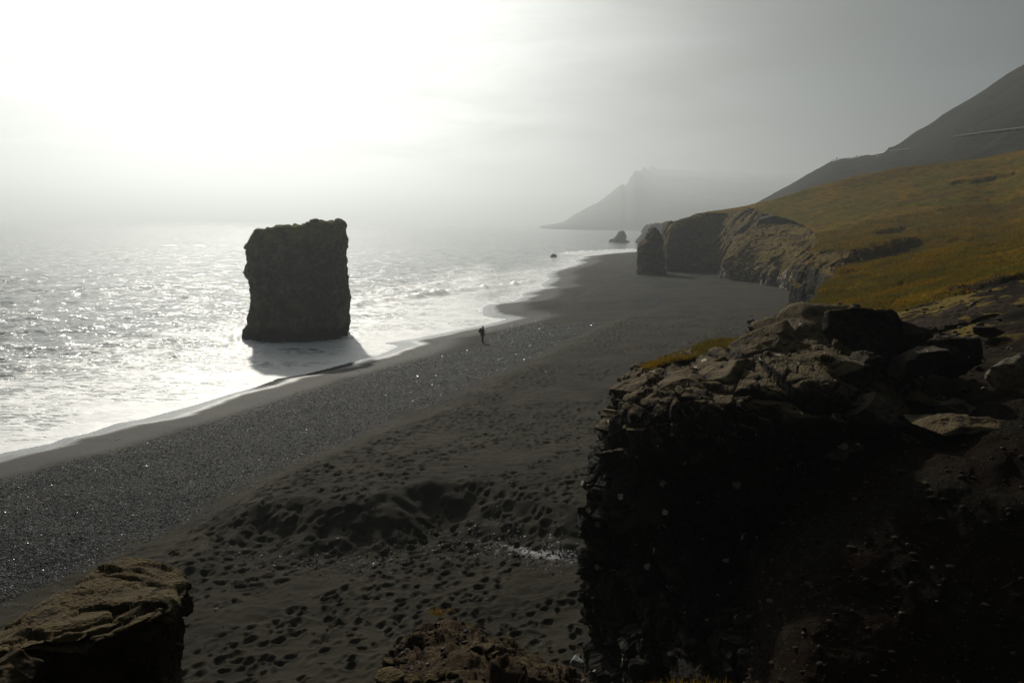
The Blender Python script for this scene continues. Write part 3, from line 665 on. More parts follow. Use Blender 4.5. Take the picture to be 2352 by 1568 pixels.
def hill_extra(P):
    tus = 0.16*np.clip(fbm(P/1.6, 4, 7), -1, 1)+0.35*fbm(P/np.array([9, 6, 6]), 3, 9)
    h, cr = facets(P*np.array([1, 1, .2]), 0.8, 12)
    amp = 1-0.4*ss(90, 200, P[:, 1])
    P = P.copy(); P[:, 2] += (tus+0.10*h)*amp
    for pts, hh, w in HILL_SCARPS:
        dd = pl_dist(P[:, 0], P[:, 1], pts)+1.2*fbm2(P[:, 0]/3, P[:, 1]/3, 3, 5)
        tt = ((P[:, 0]-pts[0][0])*(pts[-1][0]-pts[0][0])+(P[:, 1]-pts[0][1])*(pts[-1][1]-pts[0][1]))/((pts[-1][0]-pts[0][0])**2+(pts[-1][1]-pts[0][1])**2)
        P[:, 2] -= hh*ss(-.3, .7, dd)*(1-ss(w*.5, w*1.6, dd))*ss(-.08, .05, tt)*(1-ss(.8, 1.05, tt))
        P[:, 2] += .35*hh*np.exp(-((dd+1.2)/1.4)**2)*ss(-.08, .05, tt)*(1-ss(.8, 1.05, tt))
    return P
def hill_attr(P):
    x, y = P[:, 0], P[:, 1]
    soil = 1-ss(27, 40, y+0.15*(x-12)*-1+4*pn2(x/6, y/6, 3))
    return {'soil': np.clip(soil, 0, 1)}
o, HG = skin('hillside', hill, 420, 420, M['turf'], 9, (3, 1), (0, 0), lin=0.1, extra=hill_extra, attrs=hill_attr)
tag(o, 'golden grass hillside rising from the cliff tops to the scree', kind='structure')

# stony slope between the camera headland and the crag
stony = [
 [at(1700, 1760, 11), at(1850, 1760, 9.2), at(2352, 1760, 9.0), at(3000, 1760, 8.4)],
 [at(1700, 1600, 11.7), at(1850, 1600, 10.0), at(2352, 1600, 9.8), at(3100, 1600, 9.0)],
 [at(1720, 1450, 12.6), at(1850, 1450, 10.8), at(2352, 1440, 10.5), at(3100, 1400, 9.8)],
 [at(1720, 1320, 13.2), at(1900, 1310, 11.7), at(2352, 1280, 11.3), at(3100, 1180, 10.4)],
 [at(1800, 1190, 13.6), at(2000, 1150, 13.0), at(2352, 1090, 12.4), at(3100, 970, 11.4)],
 [at(1930, 1000, 15.7), at(2100, 975, 15.2), at(2352, 945, 14.2), at(3000, 850, 13)],
 [at(2030, 880, 18.5), at(2150, 862, 18), at(2352, 838, 17.5), at(3000, 760, 17)],
 [at(2020, 805, 23), at(2150, 775, 23), at(2352, 742, 22), at(2950, 680, 22)],
 [at(1980, 740, 32), at(2120, 698, 32), at(2352, 645, 31), at(2900, 570, 30)]]
def stony_extra(P):
    P = P.copy(); P[:, 2] += 0.10*fbm(P/1.2, 5, 3)+0.03*facets(P, 0.35, 5)[0]; return P
def soil_mat():
    m, nt, b, out = mat('stony_ground'); n = NB(nt)
    c = n.mix(n.ramp(n.noise(0.5, 5, .6), .42, .58), (0.012, 0.007, 0.004), (0.010, 0.009, 0.006))
    c = n.mix(n.ramp(n.noise(4, 5, .7), .5, .7, 0, .6), c, (0.028, 0.019, 0.012))
    v = n.vor(16); r = n.sep(n.vor(16, out='Color'), 0)
    c = n.mix(n.m('MULTIPLY', n.ramp(v, 0.22, 0.3, 1, 0), n.ramp(r, .8, .85)), c, (0.06, 0.05, 0.036))
    g = n.m('MULTIPLY', n.ramp(n.noise(0.45, 6, .7), .5, .56), n.ramp(n.sep(n.pos, 1), 17, 24))
    c = n.mix(g, c, (0.12, 0.085, 0.02))
    nt.links.new(c, b.inputs['Base Color']); b.inputs['Roughness'].default_value = .95; b.inputs['Specular IOR Level'].default_value = .03
    nt.links.new(n.bump(n.m('ADD', n.noise(9, 7, .75), n.m('MULTIPLY', n.ramp(v, 0, .35, 1, 0), .6)), .06, .9), b.inputs['Normal'])
    return m
M['stony'] = soil_mat()
o, SG = skin('stony_slope', stony, 300, 260, M['stony'], 19, (2, 1), (0, 0), lin=0.1, extra=stony_extra)
tag(o, 'dark stony soil slope falling into the gully at lower right', kind='structure')

# ------------------------------------------------------------------ foreground crag
def A_(x, y, Y): return at(x, y, Y)
cols = []   # each column: base, low, mid-low, mid, overhang, lip, ledge, crest, back, back low
cols.append([A_(1460, 1500, 23), A_(1450, 1350, 22.5), A_(1440, 1200, 22), A_(1440, 1100, 21.5), A_(1440, 1000, 21), A_(1440, 930, 20.5), A_(1445, 880, 20.5), A_(1455, 862, 21), A_(1470, 870, 22), A_(1470, 1000, 23)])
cols.append([A_(1372, 1620, 17.6), A_(1352, 1440, 17.2), A_(1340, 1290, 17), A_(1350, 1160, 17), A_(1368, 1065, 17.1), A_(1402, 970, 17.2), A_(1408, 910, 17.2), A_(1420, 868, 17.6), A_(1450, 862, 20), A_(1480, 1000, 22)])
cols.append([A_(1420, 1680, 15.6), A_(1415, 1500, 15.6), A_(1400, 1350, 15.7), A_(1405, 1200, 15.9), A_(1420, 1090, 16), A_(1440, 990, 15.6), A_(1450, 920, 15.8), A_(1475, 846, 17.2), A_(1500, 845, 20), A_(1540, 1000, 22)])
cols.append([A_(1510, 1760, 13.0), A_(1500, 1560, 13.6), A_(1500, 1400, 14.4), A_(1500, 1240, 15.4), A_(1510, 1110, 15.8), A_(1530, 1010, 14.9), A_(1545, 915, 15.2), A_(1570, 850, 17.2), A_(1590, 825, 20.5), A_(1630, 960, 22)])
cols.append([A_(1640, 1760, 11.3), A_(1630, 1580, 12.0), A_(1625, 1420, 13.3), A_(1620, 1250, 15.3), A_(1620, 1120, 15.8), A_(1630, 1010, 14.6), A_(1640, 905, 15.0), A_(1670, 828, 17.2), A_(1690, 800, 20.5), A_(1720, 930, 22.5)])
cols.append([A_(1760, 1660, 11.2), A_(1745, 1520, 12.0), A_(1740, 1390, 13.1), A_(1740, 1240, 15.2), A_(1740, 1110, 15.8), A_(1750, 990, 14.6), A_(1760, 880, 15.0), A_(1765, 775, 17.6), A_(1790, 722, 20.0), A_(1820, 880, 23)])
cols.append([A_(1880, 1600, 12.2), A_(1880, 1450, 12.8), A_(1880, 1340, 14), A_(1880, 1210, 15.0), A_(1870, 1080, 15.6), A_(1870, 960, 14.6), A_(1870, 880, 14.8), A_(1870, 760, 17.8), A_(1885, 703, 20.0), A_(1910, 860, 23)])
cols.append([A_(2010, 1520, 12.5), A_(2010, 1390, 13), A_(2010, 1290, 14), A_(2010, 1170, 15), A_(2000, 1060, 15.4), A_(1985, 970, 15.0), A_(1970, 890, 15.2), A_(1960, 780, 17.8), A_(1965, 707, 20.0), A_(2000, 860, 23)])
cols.append([A_(2130, 1450, 12.8), A_(2130, 1330, 13.3), A_(2130, 1230, 14), A_(2130, 1130, 14.6), A_(2110, 1050, 15), A_(2090, 980, 15.2), A_(2070, 910, 15.8), A_(2040, 810, 17.8), A_(2035, 722, 19.8), A_(2060, 860, 23)])
cols.append([A_(2290, 1400, 12.8), A_(2290, 1300, 13.2), A_(2290, 1210, 13.6), A_(2280, 1130, 14), A_(2260, 1060, 14.4), A_(2220, 1000, 15), A_(2180, 950, 16), A_(2120, 880, 18.0), A_(2090, 830, 20), A_(2100, 900, 23)])
crag_ctrl = [list(r) for r in zip(*cols)]
CR = empty('crag', at(1850, 1100, 16)*1.0, 'huge near-black foreground crag with pale lichen spots, filling the lower right', 'rock outcrop')
CR.location.z = 2.0
def crag_extra(P):
    P = P.copy(); P += 0.0; return P
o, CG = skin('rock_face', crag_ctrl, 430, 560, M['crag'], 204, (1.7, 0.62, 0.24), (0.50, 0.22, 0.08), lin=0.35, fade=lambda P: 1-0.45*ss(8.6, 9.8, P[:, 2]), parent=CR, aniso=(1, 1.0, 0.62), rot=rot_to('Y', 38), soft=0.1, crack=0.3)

def boulder_geo(size, seed, n=26, k=16, rough=0.05, flat=1.0):
    rnd = np.random.RandomState(seed)
    pts = []; fs = []
    u = np.linspace(-1, 1, n)
    U, W = np.meshgrid(u, u); U = U.ravel(); W = W.ravel(); one = np.ones_like(U)
    U = np.tan(U*math.pi/4); W = np.tan(W*math.pi/4)
    for i, (a, b, c) in enumerate(((one, U, W), (-one, -U, W), (-U, one, W), (U, -one, W), (U, W, one), (U, -W, -one))):
        pts.append(np.stack([a, b, c], -1)); fs.append(grid_faces(n, n)+i*n*n)
    D = np.concatenate(pts); D /= np.linalg.norm(D, axis=1, keepdims=True); Fc = np.concatenate(fs)
    nrm = rnd.normal(size=(k, 3)); nrm /= np.linalg.norm(nrm, axis=1, keepdims=True); off = rnd.uniform(0.55, 0.95, k)
    dot = D @ nrm.T; r = np.where(dot > 0.05, off/np.maximum(dot, 0.05), 9); r = np.minimum(r.min(1), 1.25)
    P = D*r[:, None]*np.array(size)*0.5*1.25
    s = max(size)
    dd = rough*s*(fbm(P/s*3.2+seed, 4, seed) + 0.6*facets(P/s+seed, 0.22, seed)[0])
    P = P+D*dd[:, None]
    # weld the cube-sphere seams by rounding
    key = np.round(D*1e5).astype(np.int64); _, idx, inv = np.unique(key, axis=0, return_index=True, return_inverse=True)
    inv = inv.ravel(); return P[idx], inv[Fc]
def boulder(name, c, size, seed, mt, rot=(0, 0, 0), parent=None, label=None, cat='boulder', group=None, n=26, k=16, rough=0.035):
    P, Fc = boulder_geo(size, seed, n, k, rough)
    Rm = np.array((Matrix.Rotation(rot[2], 3, 'Z') @ Matrix.Rotation(rot[1], 3, 'Y') @ Matrix.Rotation(rot[0], 3, 'X')))
    P = P @ Rm.T+np.array(c)
    if parent is not None: o = mk(name, P, Fc, mt, parent=parent)
    else:
        o = mk(name, P, Fc, mt, origin=(c[0], c[1], P[:, 2].min())); tag(o, label, cat, group)
    return o
def px2m(px, Y): return px/FPX*Y
# blocks that make up the crest of the crag (parts of it)
for (x, y, Y, w, h, sd_, mt, ry) in [(1900, 795, 17.9, 330, 118, 3, 'boulder_lit_top', .12), (1812, 748, 18.8, 70, 62, 5, 'crag', .2), (1990, 790, 17.3, 170, 150, 6, 'crag', .4), (1860, 872, 16.0, 230, 110, 7, 'boulder_lit_top', -.12),
        (1745, 815, 17.2, 170, 90, 8, 'boulder_lit_top', -.45), (1665, 872, 16.2, 190, 85, 9, 'boulder_lit_top', -.4), (1560, 902, 15.8, 180, 80, 10, 'boulder_lit_top', -.5), (1462, 902, 16.4, 110, 80, 12, 'boulder_lit_top', -.2),
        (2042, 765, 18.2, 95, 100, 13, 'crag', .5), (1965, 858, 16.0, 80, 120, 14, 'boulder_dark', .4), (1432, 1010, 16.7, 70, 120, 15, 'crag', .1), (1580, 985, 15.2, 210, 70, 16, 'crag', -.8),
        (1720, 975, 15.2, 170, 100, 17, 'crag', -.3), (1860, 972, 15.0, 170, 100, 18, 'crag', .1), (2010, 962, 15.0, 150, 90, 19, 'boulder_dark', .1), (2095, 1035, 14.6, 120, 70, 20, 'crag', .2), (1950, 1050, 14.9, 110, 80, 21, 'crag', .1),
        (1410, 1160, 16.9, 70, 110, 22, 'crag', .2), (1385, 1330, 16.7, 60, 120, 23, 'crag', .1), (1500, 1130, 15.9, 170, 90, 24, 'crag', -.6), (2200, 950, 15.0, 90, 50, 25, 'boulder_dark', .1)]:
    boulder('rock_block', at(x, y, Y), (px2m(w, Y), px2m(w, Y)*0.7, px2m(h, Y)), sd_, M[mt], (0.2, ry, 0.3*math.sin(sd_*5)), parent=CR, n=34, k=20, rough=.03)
# loose boulders lying on and by the crag
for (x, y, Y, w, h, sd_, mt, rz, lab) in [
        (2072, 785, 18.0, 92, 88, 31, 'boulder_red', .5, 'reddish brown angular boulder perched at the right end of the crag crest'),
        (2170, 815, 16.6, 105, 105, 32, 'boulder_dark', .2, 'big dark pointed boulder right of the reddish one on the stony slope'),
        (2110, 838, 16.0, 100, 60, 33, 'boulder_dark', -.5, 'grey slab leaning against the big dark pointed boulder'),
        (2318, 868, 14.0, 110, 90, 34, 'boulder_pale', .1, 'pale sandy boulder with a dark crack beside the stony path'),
        (2195, 975, 14.2, 170, 40, 35, 'boulder_lit_top', .1, 'long flat pale slab lying in the dark gully'),
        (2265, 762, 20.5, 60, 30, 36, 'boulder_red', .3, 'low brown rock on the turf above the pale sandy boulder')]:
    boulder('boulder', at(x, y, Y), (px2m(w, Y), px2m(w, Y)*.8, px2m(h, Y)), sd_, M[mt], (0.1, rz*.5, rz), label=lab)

# ------------------------------------------------------------------ bottom-left outcrop and bottom dirt mound
lo = [
 [(-200, 1800, 4.1), (0, 1800, 4.15), (90, 1800, 4.3), (170, 1800, 4.4), (250, 1790, 4.55), (320, 1760, 4.6), (372, 1700, 4.8), (385, 1640, 5.2), (420, 1600, 6)],
 [(-200, 1600, 4.1), (0, 1600, 4.15), (90, 1590, 4.3), (170, 1590, 4.4), (250, 1570, 4.5), (320, 1540, 4.6), (375, 1530, 4.75), (392, 1500, 5.1), (400, 1480, 6)],
 [(-200, 1520, 3.95), (0, 1510, 4.0), (88, 1495, 4.1), (165, 1492, 4.15), (250, 1475, 4.25), (315, 1440, 4.4), (375, 1430, 4.6), (410, 1420, 5.0), (410, 1420, 6)],
 [(-200, 1500, 4.0), (0, 1488, 4.05), (88, 1474, 4.12), (164, 1472, 4.2), (249, 1454, 4.3), (312, 1411, 4.5), (375, 1392, 4.7), (430, 1375, 5.1), (425, 1370, 6)],
 [(-200, 1490, 4.4), (0, 1466, 4.4), (80, 1440, 4.5), (165, 1420, 4.6), (250, 1385, 4.8), (320, 1365, 5.0), (390, 1350, 5.2), (436, 1345, 5.3), (425, 1352, 6)],
 [(-200, 1480, 5.0), (0, 1452, 5.0), (60, 1420, 5.0), (150, 1372, 5.2), (210, 1322, 5.4), (270, 1303, 5.7), (340, 1305, 5.9), (405, 1318, 6.0), (425, 1335, 6.2)],
 [(-200, 1700, 5.6), (0, 1700, 5.6), (60, 1650, 5.6), (150, 1600, 5.8), (210, 1560, 6.0), (270, 1560, 6.2), (340, 1540, 6.3), (400, 1520, 6.4), (420, 1500, 6.4)]]
lo = [[at(*p) for p in r] for r in lo]
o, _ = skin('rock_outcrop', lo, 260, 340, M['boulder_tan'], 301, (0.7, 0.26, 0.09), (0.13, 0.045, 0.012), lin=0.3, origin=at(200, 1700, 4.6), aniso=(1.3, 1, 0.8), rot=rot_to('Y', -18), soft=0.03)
tag(o, 'brown weathered rock ledge with a dark overhanging front at bottom left', 'rock outcrop')
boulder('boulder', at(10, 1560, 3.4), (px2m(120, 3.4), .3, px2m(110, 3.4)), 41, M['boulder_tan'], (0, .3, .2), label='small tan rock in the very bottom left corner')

mo = [
 [(840, 1850, 6.0), (900, 1850, 5.6), (980, 1850, 5.2), (1060, 1850, 5.2), (1150, 1850, 5.2), (1230, 1850, 5.4), (1300, 1850, 5.6), (1420, 1850, 5.8)],
 [(850, 1640, 6.4), (910, 1640, 6.0), (980, 1650, 5.6), (1060, 1650, 5.6), (1150, 1650, 5.6), (1230, 1650, 5.8), (1310, 1650, 6.0), (1420, 1650, 6.2)],
 [(858, 1580, 6.8), (925, 1565, 6.6), (985, 1565, 6.3), (1060, 1560, 6.2), (1150, 1565, 6.2), (1240, 1575, 6.4), (1330, 1590, 6.5), (1420, 1610, 6.8)],
 [(880, 1545, 7.2), (930, 1520, 7.3), (985, 1505, 7.4), (1060, 1490, 7.2), (1130, 1500, 7.2), (1220, 1525, 7.2), (1310, 1560, 7.2), (1410, 1600, 7.2)],
 [(905, 1512, 7.8), (938, 1468, 8.0), (985, 1446, 8.2), (1040, 1436, 8.3), (1095, 1446, 8.2), (1150, 1478, 8.0), (1225, 1500, 8.0), (1300, 1545, 7.9)],
 [(910, 1620, 8.4), (945, 1560, 8.6), (985, 1540, 8.9), (1040, 1530, 9.0), (1095, 1540, 9.0), (1150, 1570, 8.8), (1225, 1590, 8.7), (1290, 1640, 8.5)]]
mo = [[at(*p) for p in r] for r in mo]
MO = empty('dirt_mound', Vector((at(1080, 1560, 6.5).x, 6.8, 6.0)), 'reddish brown dirt mound with embedded stones at the bottom edge', 'mound')
o, MG = skin('soil_cap', mo, 150, 220, M['soil'], 311, (0.5, 0.18, .07), (0.10, 0.05, .02), lin=0.2, parent=MO, soft=0.06)
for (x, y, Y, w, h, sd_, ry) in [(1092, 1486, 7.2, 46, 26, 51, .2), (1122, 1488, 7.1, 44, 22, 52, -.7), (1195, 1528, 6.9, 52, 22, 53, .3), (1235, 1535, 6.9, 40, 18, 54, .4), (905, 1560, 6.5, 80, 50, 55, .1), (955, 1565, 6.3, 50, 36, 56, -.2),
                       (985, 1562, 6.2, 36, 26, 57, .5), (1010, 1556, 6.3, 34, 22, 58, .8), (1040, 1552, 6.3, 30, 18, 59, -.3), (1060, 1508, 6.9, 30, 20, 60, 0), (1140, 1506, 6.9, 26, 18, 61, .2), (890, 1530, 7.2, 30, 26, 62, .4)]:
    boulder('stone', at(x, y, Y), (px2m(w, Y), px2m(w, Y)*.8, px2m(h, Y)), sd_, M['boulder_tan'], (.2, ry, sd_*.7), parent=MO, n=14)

# ------------------------------------------------------------------ headland under and behind the camera
def headland():
    xs = np.concatenate([[-900, -300, -80, -30], np.linspace(-14, 4, 60), [8, 20, 60]]); ys = np.array([-900, -200, -40, -8, -2, 0, 0.7, 1.2, 1.6, 2.0, 2.5, 3.2, 4.0])
    zs = np.array([14, 13, 12, 11.5, 11.35, 11.3, 11.3, 11.2, 11.0, 10.2, 8.6, 6.0, 1.0])
    X, Y = np.meshgrid(xs, ys); Z = np.repeat(zs[:, None], len(xs), 1)+0.15*fbm2(X.ravel(), Y.ravel(), 3, 3).reshape(X.shape)
    o = mk('headland', np.stack([X, Y, Z], -1).reshape(-1, 3), grid_faces(*X.shape), M['soil']); tag(o, 'bare soil headland on which the camera stands', kind='structure')
headland()

# ------------------------------------------------------------------ mountain slopes, road, guard rail, far mountain
road_px = [(1910, 371, 430), (1960, 364, 415), (2000, 358, 395), (2040, 350, 370), (2090, 344, 340), (2140, 331, 310), (2190, 317, 280), (2270, 306, 255), (2352, 297, 232), (2600, 268, 190)]
road = [at(*p) for p in road_px]
colsm = []
cx_ = [(1560, 520, 520, 1560, 505, 500), (1640, 510, 490, 1640, 506, 480)]
def mcol(foot, mid, redge, up, skyl):
    a, b, c = foot, mid, redge
    inner = Vector((c.x+3.5, c.y+7, c.z+0.3))
    return [a, b, c, inner, up, skyl, Vector((skyl.x+90, skyl.y+160, skyl.z*0.55))]
low = lambda v, k: Vector((v.x+6*k, v.y+25*k, v.z-12*k))
sk_l = [at(1560, 524, 470), at(1690, 490, 465), at(1740, 464, 455), at(1830, 414, 442)]
for i, s in enumerate(sk_l):
    foot = [at(1600, 530, 300), at(1680, 520, 260), at(1740, 505, 230), at(1830, 480, 226)][i]
    colsm.append([foot, (foot+s)/2+Vector((0, 0, -1)), s, low(s, .3), low(s, 1), low(s, 2), low(s, 3)])
ft = [at(1910, 450, 222), at(1960, 440, 222), at(2000, 430, 222), at(2040, 420, 222), at(2090, 405, 220), at(2140, 400, 218), at(2190, 390, 216), at(2270, 375, 212), at(2352, 362, 205), at(2600, 330, 175)]
sky_up = {4: at(2095, 308, 390), 5: at(2160, 268, 392), 6: at(2225, 227, 395), 7: at(2290, 186, 398), 8: at(2352, 146, 400), 9: at(2620, -20, 400)}
for i, (f, r_) in enumerate(zip(ft, road)):
    if i < 4:
        k = 1.0
        up = [low(r_, .5), low(r_, 1.2), low(r_, 2)]
        if i == 3: up = [Vector((r_.x+6, r_.y+12, r_.z+4)), at(2048, 342, 388), low(r_, 2)]
        colsm.append([f, (f+r_)/2+Vector((0, 0, -1)), r_, Vector((r_.x+3, r_.y+7, r_.z-.2))]+up)
    else:
        s = sky_up[i]; inner = Vector((r_.x+4, r_.y+6, r_.z+.1)); colsm.append([f, (f+r_)/2+Vector((0, 0, -1)), r_, inner, (inner+s)/2, s, Vector((s.x+60, s.y+150, s.z*.6))])
# the mountain carries on past the right of the frame and behind the camera
for (fx, fy, fz, rx, sx, sy, sz) in [(170, 60, 45, 210, 420, 160, 190), (150, -150, 40, 200, 420, -150, 210), (140, -700, 40, 200, 420, -700, 210)]:
    f = Vector((fx, fy, fz)); r_ = Vector((rx, fy, fz+12)); s = Vector((sx, sy, sz)); colsm.append([f, (f+r_)/2, r_, r_+Vector((6, 0, 0)), (r_+s)/2, s, s+Vector((200, 0, -20))])
def m_extra(P):
    P = P.copy(); P[:, 2] += 0.9*fbm(P/np.array([22, 22, 22]), 5, 15)*ss(205, 260, P[:, 1]+np.maximum(0, P[:, 0]-110)*3); return P
o, _ = skin('scree_mountain', [list(r) for r in zip(*colsm)], 170, 420, M['scree'], 401, (9, 3), (0, 0), lin=0.85, extra=m_extra)
tag(o, 'steep bare scree mountainside above the grass hill', kind='structure')
# skirt of turf between the near hillside and the mountain foot on the right
o, _ = skin('far_turf', [[at(2780, 640, 20), at(3200, 560, 20), Vector((60, 8, 20))], [at(2780, 330, 116), Vector((110, 116, 40)), Vector((140, 60, 44))], [at(2780, 195, 200), Vector((150, 200, 62)), Vector((190, 120, 60))]], 30, 30, M['turf'], 3, (9, 3), (0, 0), attrs=lambda P: {'soil': P[:, 0]*0})
tag(o, 'turf slope rising to the mountain outside the view', kind='structure')
rp = crom(np.array([list(v) for v in road]), 60, 1.0)
RV = np.concatenate([rp+np.array([0.6, 1.0, 0.25]), rp+np.array([3.6, 6.0, 0.30])]); n_ = len(rp)
o = mk('road', RV, [[i, i+1, n_+i+1, n_+i] for i in range(n_-1)], M['road']); tag(o, 'narrow coast road benched into the scree', kind='structure')
def box(c, sx, sy, sz, rz=0.0):
    v = []
    for k in (0, 1):
        for (a, b) in ((-1, -1), (1, -1), (1, 1), (-1, 1)):
            x_, y_ = a*sx/2, b*sy/2; v.append((c[0]+x_*math.cos(rz)-y_*math.sin(rz), c[1]+x_*math.sin(rz)+y_*math.cos(rz), c[2]+k*sz))
    return v, [[0, 3, 2, 1], [4, 5, 6, 7], [0, 1, 5, 4], [1, 2, 6, 5], [2, 3, 7, 6], [3, 0, 4, 7]]
def rail(i0, i1, lab):
    seg = crom(np.array([list(v) for v in road[i0:i1+1]]), 400, 1.0); L_ = np.concatenate([[0], np.cumsum(np.linalg.norm(np.diff(seg, axis=0), axis=1))])
    g = empty('guard_rail', seg[0], lab, 'guard rail')
    top = []; F_ = []
    for p in seg[::4]:
        top += [(p[0], p[1], p[2]+.55), (p[0], p[1], p[2]+.72), (p[0]+.1, p[1]+.15, p[2]+.72), (p[0]+.1, p[1]+.15, p[2]+.55)]
    k = len(seg[::4])
    for i in range(k-1):
        for j in range(4): F_.append([i*4+j, (i+1)*4+j, (i+1)*4+(j+1) % 4, i*4+(j+1) % 4])
    mk('rail', top, F_, M['rail'], parent=g, smooth=False)
    proto = None
    for s_ in np.arange(0, L_[-1], 6.0):
        p = [np.interp(s_, L_, seg[:, q]) for q in range(3)]
        if proto is None:
            v, f = box((p[0]+.2, p[1]+.3, p[2]-.3), .15, .15, 1.2); proto = mk('post', v, f, M['rail'], parent=g, smooth=False); p0 = p
        else:
            c = proto.copy(); COL.objects.link(c); c.parent = g; c.location = Vector(p)-Vector(p0)
rail(6, 9, 'pale guard rail along the road high on the right hand slope')
rail(0, 2, 'broken line of guard rail at the far bend of the road')
rail(3, 4, 'short length of guard rail just where the road meets the steep slope')
for (x, y, Y, h, lab) in [(1922, 368, 428, 2.0, 'leftmost small marker post at the far road bend'), (1968, 363, 412, 1.6, 'small marker post between the other two road posts'), (2041, 350, 372, 3.0, 'tall marker post where the road meets the steep slope')]:
    p = at(x, y, Y); v, f = box((p.x, p.y, p.z-.3), .25, .2, h*.75); v2, f2 = box((p.x, p.y, p.z+h*.75-.5), .55, .15, .4)
    o = mk('marker_post', v+v2, f+[[q+8 for q in k] for k in f2], M['boulder_dark'], origin=p, smooth=False); tag(o, lab, 'post')

fm_px = [(1240, 519, 1900), (1268, 515.5, 1900), (1286, 512.0, 1900), (1295, 509, 1850), (1312, 500, 1850), (1335, 488, 1850), (1380, 459, 1900), (1415, 434, 1950), (1429, 421, 1980), (1438, 426, 1990), (1450, 408, 2020), (1462, 393, 2080), (1500, 391, 2600), (1560, 393, 3000), (1660, 396, 3250), (1800, 400, 3350), (2000, 404, 3400), (2400, 410, 3400)]
top_ = [at(p[0], p[1], p[2]*1.45) for p in fm_px]
foot_ = [at(p[0]+(0 if p[0] < 1300 else 0), 515.5+(p[0]-1176)*.0108, 1600) for p in fm_px]
foot_ = [Vector((v.x, v.y, -2)) for v in foot_]
fctrl = [foot_, [a*.6+b*.4+Vector((0, 0, -.04*b.z)) for a, b in zip(foot_, top_)], [a*.3+b*.7 for a, b in zip(foot_, top_)], top_, [Vector((b.x+60, b.y+400, b.z*.5)) for b in top_]]
def f_extra(P):
    P = P.copy(); a = np.clip(P[:, 2]/60, 0, 1); P[:, 2] += a*9*fbm(P/90, 5, 5)+22*np.clip(P[:, 2]/250, 0, 1)*fbm(P/np.array([260, 260, 260]), 4, 6); return P
o, _ = skin('far_mountain', fctrl, 90, 300, M['mountain'], 501, (60, 20), (0, 0), lin=0.6, extra=f_extra); tag(o, 'hazy mountain falling to the sea beyond the bay', kind='structure')

# ------------------------------------------------------------------ pebbles
def round_pebbles(pts, size, seed):
    rnd = np.random.RandomState(seed); n = len(pts)
    g = boulder_geo((2, 2, 2), 3, 4, 14, 0); B, FQ = g
    B = B/np.linalg.norm(B, axis=1, keepdims=True)
    V = B[None]*(1+rnd.uniform(-.10, .10, (n, len(B), 1)))
    V = V*size[:, None, None]*np.stack([rnd.uniform(.8, 1.5, n), rnd.uniform(.6, 1, n), rnd.uniform(.35, .8, n)], -1)[:, None, :]
    a = rnd.uniform(0, 6.28, n); c, s_ = np.cos(a)[:, None], np.sin(a)[:, None]
    V = np.stack([V[..., 0]*c-V[..., 1]*s_, V[..., 0]*s_+V[..., 1]*c, V[..., 2]], -1)+pts[:, None]
    return V.reshape(-1, 3), (FQ[None]+np.arange(n)[:, None, None]*len(B)).reshape(-1, 4)
def pebble_cloud(pts, size, seed, flat=0.55):
    """pts (n,3); one irregular eight-sided stone at each"""
    rnd = np.random.RandomState(seed); n = len(pts)
    base = np.array([[1, 0, 0], [0, 1, 0], [-1, 0, 0], [0, -1, 0], [0, 0, 1], [0, 0, -1]], float)
    V = base[None]*(1+rnd.uniform(-.3, .3, (n, 6, 1)))+rnd.uniform(-.18, .18, (n, 6, 3))
    V *= size[:, None, None]*np.stack([rnd.uniform(.8, 1.3, n), rnd.uniform(.6, 1, n), rnd.uniform(.3, flat+.2, n)], -1)[:, None, :]
    a = rnd.uniform(0, 6.28, n); t = rnd.normal(0, .25, n); c, s = np.cos(a), np.sin(a); ct, st = np.cos(t), np.sin(t)
    x = V[..., 0]*ct[:, None]+V[..., 2]*st[:, None]; z = -V[..., 0]*st[:, None]+V[..., 2]*ct[:, None]; y = V[..., 1]
    V = np.stack([x*c[:, None]-y*s[:, None], x*s[:, None]+y*c[:, None], z], -1)+pts[:, None]
    F = np.array([[0, 1, 4], [1, 2, 4], [2, 3, 4], [3, 0, 4], [1, 0, 5], [2, 1, 5], [3, 2, 5], [0, 3, 5]])
    return V.reshape(-1, 3), (F[None]+np.arange(n)[:, None, None]*6).reshape(-1, 3)
def scatter_beach():
    rnd = np.random.RandomState(5); N_ = 400000
    r = 17*(95/17)**rnd.uniform(0, 1, N_)**0.9; a = np.radians(rnd.uniform(-40, 12, N_)); x = r*np.sin(a); y = r*np.cos(a)
    z, d, g, w, s = beach_height(x, y, False)
    keep = (d > 1.5) & (rnd.uniform(0, 1, N_) < np.clip(g, 0, 1)*0.55+0.004)
    x, y, z = x[keep][:85000], y[keep][:85000], z[keep][:85000]
    z = beach_height(x, y, True)[0]
    sz = rnd.uniform(.5, 1, len(x))**2*0.040*(0.7+np.hypot(x, y)/80)
    V, F_ = pebble_cloud(np.stack([x, y, z+sz*.15], -1), sz, 6)
    o = mk('shingle', V, F_, M['pebble'], smooth=False); tag(o, 'glinting dark shingle strewn in a band along the beach', kind='stuff')
scatter_beach()
def line_pebbles():
    rnd = np.random.RandomState(15); P = crom(np.array([[a, b, 0] for a, b in STREAM]), 4000, 1.0)
    i = rnd.randint(0, 4000, 2600); x = P[i, 0]+rnd.normal(0, .7, 2600); y = P[i, 1]+rnd.normal(0, .5, 2600)-.1
    k = (x < 5.5); x = x[k]; y = y[k]; z = beach_height(x, y)[0]; sz = rnd.uniform(.3, 1, len(x))**4*.05+.010
    V, F_ = pebble_cloud(np.stack([x, y, z+sz*.1], -1), sz, 16)
    o = mk('wet_gravel', V, F_, M['pebble'], smooth=False); tag(o, 'wet gravel lining the little stream below the sand bank', kind='stuff')
line_pebbles()
